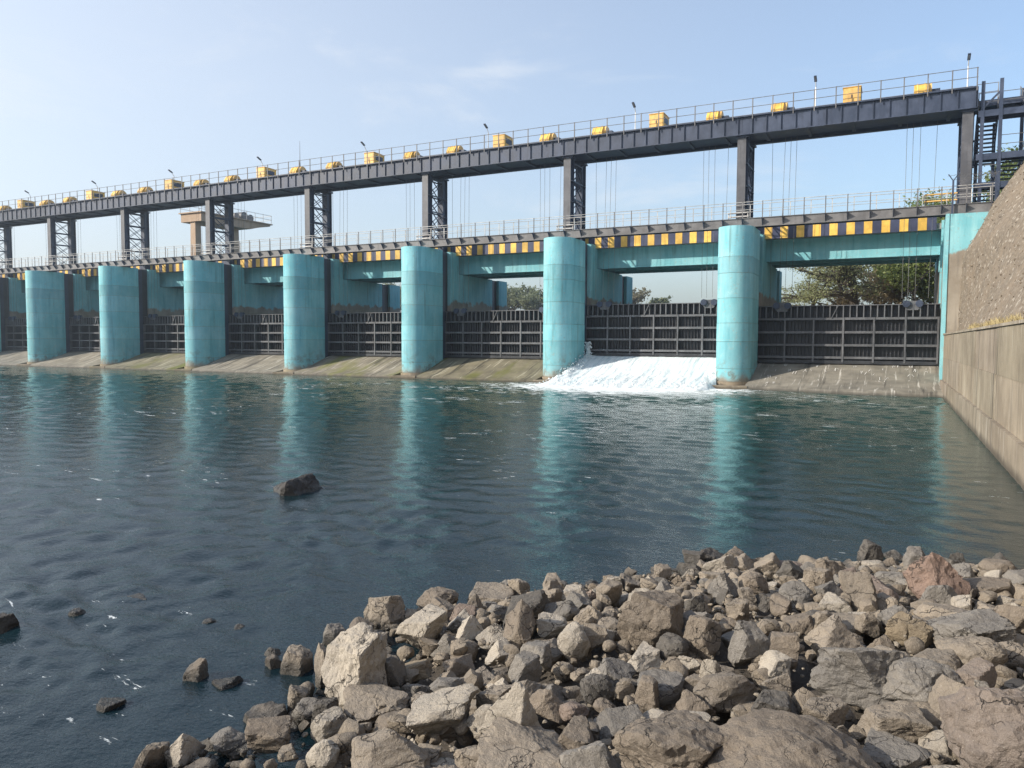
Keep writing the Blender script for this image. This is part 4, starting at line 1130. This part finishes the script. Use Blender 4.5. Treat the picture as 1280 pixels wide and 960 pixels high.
# rocks that stand out: x, y, base z, width, depth, height, turn, form, tone, label
HEROES = [
    (-3.822, 4.684, 0.022, 0.607, 0.516, 0.651, 0.68, 0, 1, 'large pale leaning block beside the water'),
    (-3.855, 5.738, 0.09, 0.485, 0.412, 0.403, 0.59, 0, 1, 'pale flat faced boulder behind the large leaning block'),
    (-4.693, 6.283, -0.046, 0.468, 0.398, 0.376, 0.64, 0, 0, 'brown boulder with a dark underside at the water edge'),
    (-4.37, 6.835, 0.013, 0.471, 0.424, 0.27, 0.57, 3, 6, 'knobbly brown rock at the water edge behind the pale boulder'),
    (-3.971, 7.295, 0.046, 0.534, 0.534, 0.192, 0.5, 2, 0, 'low flat topped brown rock at the water edge'),
    (-2.832, 5.713, 0.262, 0.281, 0.253, 0.496, 0.46, 1, 6, 'upright pointed brown rock in the heap'),
    (-2.665, 4.247, 0.296, 0.493, 0.419, 0.31, 0.56, 0, 1, 'pale flat topped block in front of the leaning block'),
    (-2.097, 4.17, 0.37, 0.404, 0.364, 0.464, 0.47, 5, 1, 'big pale pyramid shaped rock in the heap'),
    (-2.462, 5.081, 0.326, 0.272, 0.231, 0.26, 0.45, 0, 2, 'squarish grey block with a dark shaded side'),
    (-2.645, 6.01, 0.35, 0.275, 0.234, 0.195, 0.41, 0, 1, 'small pale wedge rock above the squarish grey block'),
    (-2.278, 5.639, 0.369, 0.279, 0.251, 0.31, 0.38, 3, 1, 'rounded pale rock leaning to one side'),
    (-2.146, 5.792, 0.405, 0.207, 0.176, 0.241, 0.35, 0, 0, 'small tan cube like rock near the rounded pale rock'),
    (-1.725, 5.92, 0.435, 0.55, 0.468, 0.527, 0.28, 0, 6, 'large broad grey brown boulder in the middle of the heap'),
    (-1.477, 5.644, 0.494, 0.251, 0.226, 0.236, 0.26, 3, 3, 'dark pitted rock leaning on the broad boulder'),
    (-1.272, 5.774, 0.511, 0.3, 0.24, 0.352, 0.22, 4, 6, 'upright tapering brown boulder beside the broad boulder'),
    (-0.9, 5.709, 0.553, 0.333, 0.267, 0.37, 0.16, 4, 2, 'upright grey boulder with a smooth face'),
    (-2.302, 9.862, -0.03, 0.311, 0.264, 0.247, 0.23, 0, 3, 'flat dark rock lying at the waterline'),
    (-2.119, 10.29, -0.211, 0.467, 0.467, 0.404, 0.2, 2, 3, 'dark slab lying at the waterline'),
    (-1.739, 9.563, 0.088, 0.333, 0.283, 0.297, 0.18, 0, 6, 'brown rock standing at the waterline'),
    (-1.471, 7.686, 0.354, 0.331, 0.298, 0.316, 0.19, 1, 2, 'grey angular wedge near the waterline'),
    (-1.561, 6.723, 0.44, 0.212, 0.18, 0.267, 0.23, 0, 3, 'dark angular rock above the broad boulder'),
    (-3.439, 4.497, 0.166, 0.525, 0.525, 0.181, 0.65, 2, 0, 'tilted tan slab below the large leaning block'),
    (-4.301, 4.93, -0.053, 0.188, 0.15, 0.428, 0.72, 4, 0, 'narrow upright rock squeezed beside the large leaning block'),
    (-4.876, 5.749, -0.21, 0.278, 0.25, 0.4, 0.7, 3, 2, 'round grey rock at the water edge'),
    (-4.667, 5.852, -0.03, 0.278, 0.236, 0.244, 0.67, 0, 6, 'small brown rock behind the large leaning block'),
    (-3.639, 5.0, 0.082, 0.219, 0.175, 0.321, 0.63, 4, 2, 'small grey rock leaning on the tilted slab'),
    (-3.55, 5.198, 0.134, 0.275, 0.234, 0.146, 0.6, 0, 5, 'ochre brown block behind the flat topped block'),
    (-4.743, 5.032, -0.234, 0.32, 0.272, 0.453, 0.76, 0, 0, 'brown rock standing in the water beside the heap'),
    (-5.007, 5.015, -0.131, 0.157, 0.133, 0.235, 0.78, 0, 6, 'small brown rock in the water beside the heap'),
    (-4.378, 4.29, -0.125, 0.362, 0.362, 0.221, 0.8, 2, 0, 'low rounded tan rock at the shore'),
    (-3.997, 4.357, 0.022, 0.239, 0.215, 0.176, 0.74, 3, 2, 'smooth grey rock at the shore'),
    (-3.776, 4.325, 0.071, 0.222, 0.189, 0.194, 0.72, 0, 3, 'black angular rock at the shore'),
    (-4.378, 3.541, -0.032, 0.28, 0.252, 0.263, 0.89, 1, 1, 'pale jagged rock at the shore end'),
    (-4.547, 3.4, -0.194, 0.246, 0.209, 0.367, 0.93, 0, 0, 'tan rock at the shore end'),
    (-4.216, 3.809, -0.018, 0.289, 0.246, 0.176, 0.84, 0, 2, 'flat grey rock at the shore'),
    (-3.877, 3.864, 0.058, 0.336, 0.286, 0.24, 0.79, 0, 6, 'brown block with a dark side at the shore'),
    (-3.242, 3.677, 0.2, 0.219, 0.197, 0.191, 0.72, 3, 1, 'pale crumbly rock beside the wide tan wedge'),
    (0.43, 8.374, 0.423, 0.603, 0.543, 0.516, -0.05, 5, 4, 'reddish orange pyramid rock standing at the waterline'),
    (0.304, 10.662, 0.088, 0.277, 0.222, 0.336, -0.03, 4, 2, 'grey rock standing in the water behind the reddish pyramid'),
    (0.091, 11.602, -0.139, 0.283, 0.255, 0.251, -0.01, 3, 2, 'low grey rock in the water behind the reddish pyramid'),
    (-0.147, 8.071, 0.467, 0.571, 0.571, 0.209, 0.02, 2, 4, 'flat reddish brown slab at the waterline'),
    (-0.144, 5.359, 0.625, 0.633, 0.538, 0.417, 0.03, 0, 2, 'large dark grey block with a sharp top edge'),
    (0.203, 5.296, 0.671, 0.532, 0.479, 0.316, -0.04, 3, 2, 'large smooth grey boulder beside the dark grey block'),
    (0.539, 5.964, 0.699, 0.442, 0.397, 0.276, -0.09, 3, 0, 'rounded tan boulder above the smooth grey boulder'),
    (0.579, 6.519, 0.662, 0.595, 0.506, 0.305, -0.09, 0, 2, 'long grey block behind the rounded tan boulder'),
    (0.809, 6.254, 0.7, 0.241, 0.217, 0.176, -0.13, 3, 0, 'smooth oval tan boulder beside the long grey block'),
    (0.895, 7.153, 0.607, 0.338, 0.287, 0.286, -0.12, 0, 6, 'brown block with a dark side near the wing wall'),
    (0.581, 4.506, 0.678, 0.626, 0.563, 0.547, -0.13, 3, 4, 'huge reddish brown boulder at the near end of the heap'),
    (0.491, 5.413, 0.703, 0.261, 0.209, 0.303, -0.09, 4, 4, 'upright reddish rock leaning on the huge reddish brown boulder'),
    (-1.02, 3.916, 0.526, 0.655, 0.557, 0.475, 0.25, 0, 6, 'huge brown block with a deeply shaded side'),
    (-0.404, 3.908, 0.602, 0.926, 0.833, 0.443, 0.1, 3, 6, 'huge rounded rough brown boulder'),
    (-0.589, 4.836, 0.602, 0.315, 0.268, 0.196, 0.12, 0, 3, 'flat fronted dark grey block behind the huge boulders'),
    (-0.305, 4.758, 0.629, 0.256, 0.218, 0.235, 0.06, 0, 0, 'tan block next to the flat fronted dark block'),
    (0.08, 4.808, 0.671, 0.43, 0.365, 0.221, -0.02, 0, 0, 'low tan rock with a dark underside before the smooth boulder'),
    (-1.884, 3.941, 0.447, 0.614, 0.614, 0.196, 0.45, 2, 0, 'broad tan slab in front of the pale pyramid rock'),
    (-2.636, 3.6, 0.311, 0.495, 0.445, 0.339, 0.63, 1, 0, 'wide tan wedge in front of the flat topped block'),
    (-2.2, 3.835, 0.39, 0.249, 0.212, 0.166, 0.52, 0, 0, 'tan block in front of the pale pyramid rock'),
    (-2.97, 4.78, 0.242, 0.293, 0.249, 0.191, 0.56, 0, 2, 'grey block behind the flat topped block'),
    (-2.41, 4.514, 0.337, 0.289, 0.245, 0.263, 0.49, 0, 0, 'tan block behind the pale pyramid rock'),
    (-3.393, 7.769, 0.044, 0.268, 0.214, 0.275, 0.41, 4, 0, 'small upright rock at the water edge'),
    (-2.52, 7.924, 0.192, 0.344, 0.344, 0.196, 0.31, 2, 0, 'flat tan rock by the water edge'),
    (-2.855, 7.097, 0.234, 0.304, 0.259, 0.233, 0.38, 0, 1, 'pale chunky rock by the water edge'),
    (-2.527, 7.203, 0.264, 0.287, 0.244, 0.273, 0.34, 0, 0, 'tan chunky rock by the water edge'),
    (-1.058, 9.441, 0.185, 0.392, 0.353, 0.188, 0.11, 3, 4, 'low reddish rock lying in the shallows'),
    (-0.634, 8.278, 0.39, 0.322, 0.274, 0.273, 0.08, 0, 0, 'angular tan rock at the waterline'),
    (-1.226, 7.873, 0.371, 0.302, 0.272, 0.269, 0.15, 3, 6, 'brown rounded rock near the waterline'),
    (0.105, 6.54, 0.624, 0.207, 0.176, 0.256, -0.02, 0, 5, 'ochre yellow rock beside the long grey block'),
    (0.248, 6.517, 0.643, 0.18, 0.153, 0.213, -0.04, 0, 5, 'olive ochre cube rock beside the long grey block'),
    (-0.119, 6.613, 0.601, 0.188, 0.16, 0.238, 0.02, 0, 0, 'tan cube like rock above the dark grey block'),
    (-0.444, 6.563, 0.577, 0.217, 0.184, 0.221, 0.07, 0, 0, 'tan block in the heap above the dark grey block'),
    (-0.69, 5.795, 0.592, 0.276, 0.234, 0.265, 0.12, 0, 6, 'brown angular rock beside the upright grey boulder'),
    (-1.287, 5.426, 0.522, 0.205, 0.175, 0.165, 0.23, 0, 1, 'cream coloured rock below the broad boulder'),
    (-1.081, 5.231, 0.535, 0.163, 0.131, 0.249, 0.2, 4, 1, 'cream upright rock below the tapering boulder'),
    (-1.796, 4.86, 0.437, 0.248, 0.223, 0.232, 0.35, 3, 3, 'dark rough boulder in front of the rounded pale rock'),
    (-1.854, 4.586, 0.442, 0.207, 0.186, 0.125, 0.38, 3, 4, 'reddish oval rock before the dark rough boulder'),
    (-1.391, 5.052, 0.508, 0.341, 0.341, 0.139, 0.27, 2, 2, 'grey broken slab below the broad boulder'),
    (0.447, 7.196, 0.6, 0.451, 0.451, 0.184, -0.06, 2, 0, 'flat tan slab below the reddish pyramid'),
    (0.908, 8.687, 0.464, 0.489, 0.489, 0.2, -0.1, 2, 6, 'long brown slab near the wing wall at the waterline'),
    (-10.533, 11.328, -0.299, 1.107, 1.107, 0.589, 0.75, 2, 7, 'dark wedge shaped rock rising alone from the open water'),
    (-8.141, 4.432, -0.181, 0.274, 0.233, 0.339, 1.07, 0, 7, 'black rock cropping out of the ripples far from the heap'),
    (-7.759, 5.596, -0.068, 0.357, 0.357, 0.102, 0.95, 2, 7, 'low flat rock awash in the ripples'),
    (-7.874, 5.005, -0.091, 0.187, 0.168, 0.149, 1.0, 3, 7, 'small rock awash near the black rock'),
    (-5.428, 4.501, -0.176, 0.245, 0.209, 0.329, 0.88, 0, 6, 'brown rock standing alone in the shallows'),
    (-5.096, 4.565, -0.087, 0.268, 0.268, 0.142, 0.84, 2, 7, 'thin dark rock awash beside the lone brown rock'),
    (-5.629, 3.856, -0.077, 0.227, 0.227, 0.121, 0.97, 2, 7, 'small brown rock awash far out in the shallows'),
    (-5.195, 5.195, -0.105, 0.163, 0.146, 0.18, 0.79, 3, 2, 'small grey rock in the water near the heap'),
    (-6.405, 5.519, -0.074, 0.182, 0.164, 0.113, 0.86, 3, 7, 'small stone breaking the ripples'),
    (-6.008, 5.564, -0.064, 0.146, 0.132, 0.093, 0.82, 3, 7, 'tiny stone breaking the ripples beside another'),
]
# ------------------------------------------------------------------ rocks
TONES = [(0.205, 0.175, 0.142), (0.31, 0.277, 0.234), (0.165, 0.152, 0.137), (0.090, 0.082, 0.073), (0.190, 0.150, 0.127), (0.215, 0.172, 0.118), (0.168, 0.140, 0.112), (0.040, 0.037, 0.035)]
def rock_shape(seed, form, ic, rough_=1.0):
    """unit rock: base at z=0, 1 wide, 1 deep, 1 high"""
    g = np.random.default_rng(seed); U, Fc = ic
    peak = form == 5; form = 1 if peak else form
    npl = {0: 9, 1: 8, 2: 9, 3: 17, 4: 10}[form]
    N = g.normal(0, 1, (npl, 3)); N /= np.linalg.norm(N, axis=1)[:, None]
    d = g.uniform(0.46, 0.9, npl)
    if form == 3: d = g.uniform(0.72, 0.95, npl)
    if form == 1:                            # a peak: four steep faces leaning together
        a0 = g.uniform(0, 6.28)
        for i in range(4):
            a = a0 + i * 1.57 + g.normal(0, 0.3); N[i] = (math.cos(a), math.sin(a), g.uniform(0.35, 0.75)); d[i] = g.uniform(0.42, 0.6)
    elif form in (0, 4):                     # a block: box planes, tilted
        a0 = g.uniform(0, 1.57)
        for i in range(4):
            a = a0 + i * 1.57 + g.normal(0, 0.22); N[i] = (math.cos(a), math.sin(a), g.normal(0.08, 0.22)); d[i] = g.uniform(0.5, 0.7)
        N[4] = (g.normal(0, 0.28), g.normal(0, 0.28), 1); d[4] = g.uniform(0.5, 0.68)
    elif form == 2:
        N[0] = (g.normal(0, 0.15), g.normal(0, 0.15), 1); d[0] = 0.45; N[1] = (0, 0, -1); d[1] = 0.5
    if peak:
        d[4:] = 0.95
        for i in range(4): N[i, 2] = g.uniform(0.30, 0.48)
    N /= np.linalg.norm(N, axis=1)[:, None]
    dots = U @ N.T
    r = np.where(dots > 0.05, d[None, :] / np.maximum(dots, 0.05), 9.0)
    r = np.minimum(r, 1.15)
    k = {0: 60.0, 1: 60.0, 2: 48.0, 3: 17.0, 4: 55.0}[form]
    rr = -np.log(np.exp(-k * r).sum(1) + np.exp(-k * 1.1)) / k
    P = U * rr[:, None]
    o = g.uniform(0, 50, 3)
    n1 = fbm(P * 2.0 + o, 3, seed); n2 = fbm(P * 6.5 + o, 4, seed + 3)
    crack = np.maximum(0, 1 - np.abs(vnoise(P * 2.3 + o + 9, seed + 7)) * 9)      # narrow furrows
    step = np.round(n1 * 3) / 3
    P = P * (1 + 0.06 * n1 + 0.035 * rough_ * n2 + 0.03 * step - 0.035 * crack)[:, None]
    lo, hi = P.min(0), P.max(0)
    P = (P - (lo + hi) / 2) / (hi - lo); P[:, 2] += 0.5
    return P, Fc
def rock_obj(P, Fc, dims, loc, rot, tone, name='rock'):
    me = bpy.data.meshes.new('rock'); me.from_pydata((P * np.array(dims)).tolist(), [], Fc.tolist())
    me.materials.append(M['rock'])
    o = bpy.data.objects.new(name, me); col.objects.link(o); o.location = loc; o.rotation_euler = rot
    o.color = tone + (1,)
    return o
g = np.random.default_rng(77)
taken = []; names = []; import re
for i, (x, y, z, w, d, h, rot, form, tone, lab) in enumerate(HEROES):
    P, Fc = rock_shape(1000 + i * 13, form, I5 if w > 0.38 and y < 8 else I4, 1.7 if w > 0.58 else 1.0)
    q_ = g.uniform(0.92, 1.08); tn = tuple(c * q_ for c in TONES[tone])
    o = rock_obj(P, Fc, (w, d, h), (x, y, z), (g.normal(0, 0.05), g.normal(0, 0.05) - (0.42 if 'wedge shaped' in lab else 0), rot + g.normal(0, 0.1)), tn)
    big = w > 0.5
    if 'huge reddish' in lab: o.color = (0.172, 0.143, 0.123, 1)
    if 'orange pyramid' in lab: o.color = (0.21, 0.148, 0.118, 1)
    props(o, lab, 'rock', 'rocks of the bank')
    taken.append((x, y, 0.5 * max(w, d)))
    short = re.split(' (?:beside|behind|with|at|in|below|leaning|squeezed|near|lying|standing|next|before|above|rising|cropping|awash|breaking|speckled|by|far) ', lab + ' at ')[0]
    names.append((x, y, short))
# shared forms for the rest of the heap
protos = []
for i in range(36):
    form = [0, 0, 3, 1, 2, 4, 0, 2, 1][i % 9]
    protos.append((form,) + rock_shape(5000 + i * 31, form, I4))
pmesh = []
asp = {0: (1, 0.85, 0.72), 1: (1, 0.9, 0.85), 2: (1, 0.85, 0.38), 3: (1, 0.85, 0.62), 4: (0.8, 0.75, 1.1)}
for form, P, Fc in protos:
    me = bpy.data.meshes.new('rock'); me.from_pydata((P * np.array(asp[form])).tolist(), [], Fc.tolist())
    me.materials.append(M['rock']); pmesh.append(me)
WORD = ['tan', 'pale', 'grey', 'dark', 'reddish', 'ochre', 'brown']
SHAPE = {0: 'angular block', 1: 'pointed rock', 2: 'flat slab', 3: 'rounded rock', 4: 'upright rock'}
def in_view(x, y, z):
    c, s = math.cos(0.4706), math.sin(0.4706)
    r = x * c + y * s; f = -x * s + y * c; u = z - 3
    dd = f * math.cos(0.0577) - u * math.sin(0.0577); v = f * math.sin(0.0577) + u * math.cos(0.0577)
    return dd > 0.5 and abs(r / dd) < 0.72 and abs(v / dd) < 0.56
cnt = 0; tries = 0
sizes = [0.42] * 20 + [0.34] * 50 + [0.28] * 90 + [0.22] * 100 + [0.17] * 40
pend = list(sizes)
while pend and tries < 60000:
    tries += 1
    s = pend[0] * g.uniform(0.85, 1.15)
    x = g.uniform(-5.2, 2.4); y = g.uniform(1.6, 12.0)
    d = float(bank_d(x, y)[0])
    if d < (0.06 if s < 0.3 else 0.15): continue
    z = float(bank_z(x, y)[0])
    if not in_view(x, y, z + 0.1): continue
    ok = True
    for (a, b, r) in taken:
        if (a - x) ** 2 + (b - y) ** 2 < (0.64 * (r + s * 0.5)) ** 2: ok = False; break
    if not ok:
        if tries % 260 == 0: pend.pop(0)
        continue
    pend.pop(0); tries += 0
    k = int(g.integers(0, len(pmesh))); form = protos[k][0]
    tone = int(g.choice(7, p=[0.30, 0.24, 0.22, 0.07, 0.02, 0.01, 0.14]))
    if d < 0.5: tone = int(g.choice([3, 6, 2, 0]))
    o = bpy.data.objects.new('rock', pmesh[k]); col.objects.link(o)
    o.scale = (s * g.uniform(0.85, 1.2), s * g.uniform(0.85, 1.2), s * g.uniform(0.8, 1.15))
    o.rotation_euler = (g.normal(0, 0.22), g.normal(0, 0.22), g.uniform(0, 6.28))
    o.location = (x, y, z - 0.10 * s)
    q_ = g.uniform(0.82, 1.15); o.color = tuple(c * q_ for c in TONES[tone]) + (1,)
    sz = 'larger' if s > 0.28 else ('middling' if s > 0.19 else 'small')
    near = min(names, key=lambda q: (q[0] - x) ** 2 + (q[1] - y) ** 2)[2]
    props(o, f'{sz} {WORD[tone]} {SHAPE[form]} wedged next to the {near}', 'rock', 'loose rocks of the heap')
    taken.append((x, y, s * 0.5)); cnt += 1
# rubble between and under them, and over the bank outside the picture
def rough(n, lo, hi, region, seed, lift=0.0, ic=I2):
    g = np.random.default_rng(seed); VS = []; FS = []; c0 = 0
    lib = [rock_shape(9000 + seed + i, [0, 3, 1, 2, 0, 4][i % 6], ic) for i in range(12)]
    k = 0; t = 0
    X = g.uniform(region[0], region[1], n * 4); Y = g.uniform(region[2], region[3], n * 4); D = bank_d(X, Y); Z = bank_z(X, Y)
    for x, y, d, z in zip(X, Y, D, Z):
        if d < -0.12 or k >= n: continue
        s = lo + (hi - lo) * g.random() ** 2.2
        P, Fc = lib[int(g.integers(0, 12))]
        a = g.uniform(0, 6.28); ca, sa = math.cos(a), math.sin(a); b_ = g.normal(0, 0.4)
        Q = P * np.array([s, s * g.uniform(0.7, 1.1), s * g.uniform(0.5, 0.9)])
        Q = Q @ np.array([[1, 0, 0], [0, math.cos(b_), math.sin(b_)], [0, -math.sin(b_), math.cos(b_)]])
        Q = Q @ np.array([[ca, sa, 0], [-sa, ca, 0], [0, 0, 1]])
        VS.append(Q + np.array([x, y, z - 0.05 - 0.15 * s + lift * g.random()])); FS.append(Fc + c0); c0 += len(P); k += 1
    return np.concatenate(VS), np.concatenate(FS)
V1, F1 = rough(1500, 0.09, 0.23, (-5.2, 2.5, 1.8, 12.2), 3, 0.12)
o = np_mesh('rubble', V1, F1, M['rock']); o.color = (0.20, 0.168, 0.132, 1)
o.data.shade_smooth(); o.data.set_sharp_from_angle(angle=math.radians(40))
props(o, 'small broken stones filling the gaps between the rocks', kind='stuff')
V1, F1 = rough(3200, 0.02, 0.075, (-5.0, 2.5, 1.8, 11.5), 5, 0.16, I1)
o = np_mesh('pebbles', V1, F1, M['rock']); o.color = (0.25, 0.215, 0.17, 1)
props(o, 'fine pebbles and chips scattered in the rock heap', kind='stuff')
V1, F1 = rough(900, 0.18, 0.60, (-8.5, 2.5, -12, 2.4), 8, 0.05)
ctr = np.repeat(V1.reshape(-1, len(I2[0]), 3).mean(1), len(I2[0]), 0)
o = np_mesh('rubble', V1, F1, M['rock']); o.color = (0.20, 0.168, 0.132, 1)
o.data.shade_smooth(); o.data.set_sharp_from_angle(angle=math.radians(40))
props(o, 'broken rocks covering the bank behind the viewpoint', kind='stuff')

# ------------------------------------------------------------------ haze in the air
hz = MB().box(-690, 690, -690, 690, -4.0, 30.0).build('haze', bpy.data.materials.new('haze_air'))
hm = hz.data.materials[0]; hm.use_nodes = True
nt_ = hm.node_tree; nt_.nodes.clear()
ho = nt_.nodes.new('ShaderNodeOutputMaterial'); hv = nt_.nodes.new('ShaderNodeVolumePrincipled')
hv.inputs['Color'].default_value = (0.78, 0.89, 1.0, 1); hv.inputs['Density'].default_value = 0.0008; hv.inputs['Anisotropy'].default_value = 0.6
nt_.links.new(hv.outputs['Volume'], ho.inputs['Volume'])
props(hz, 'pale haze in the air over the river', kind='stuff')
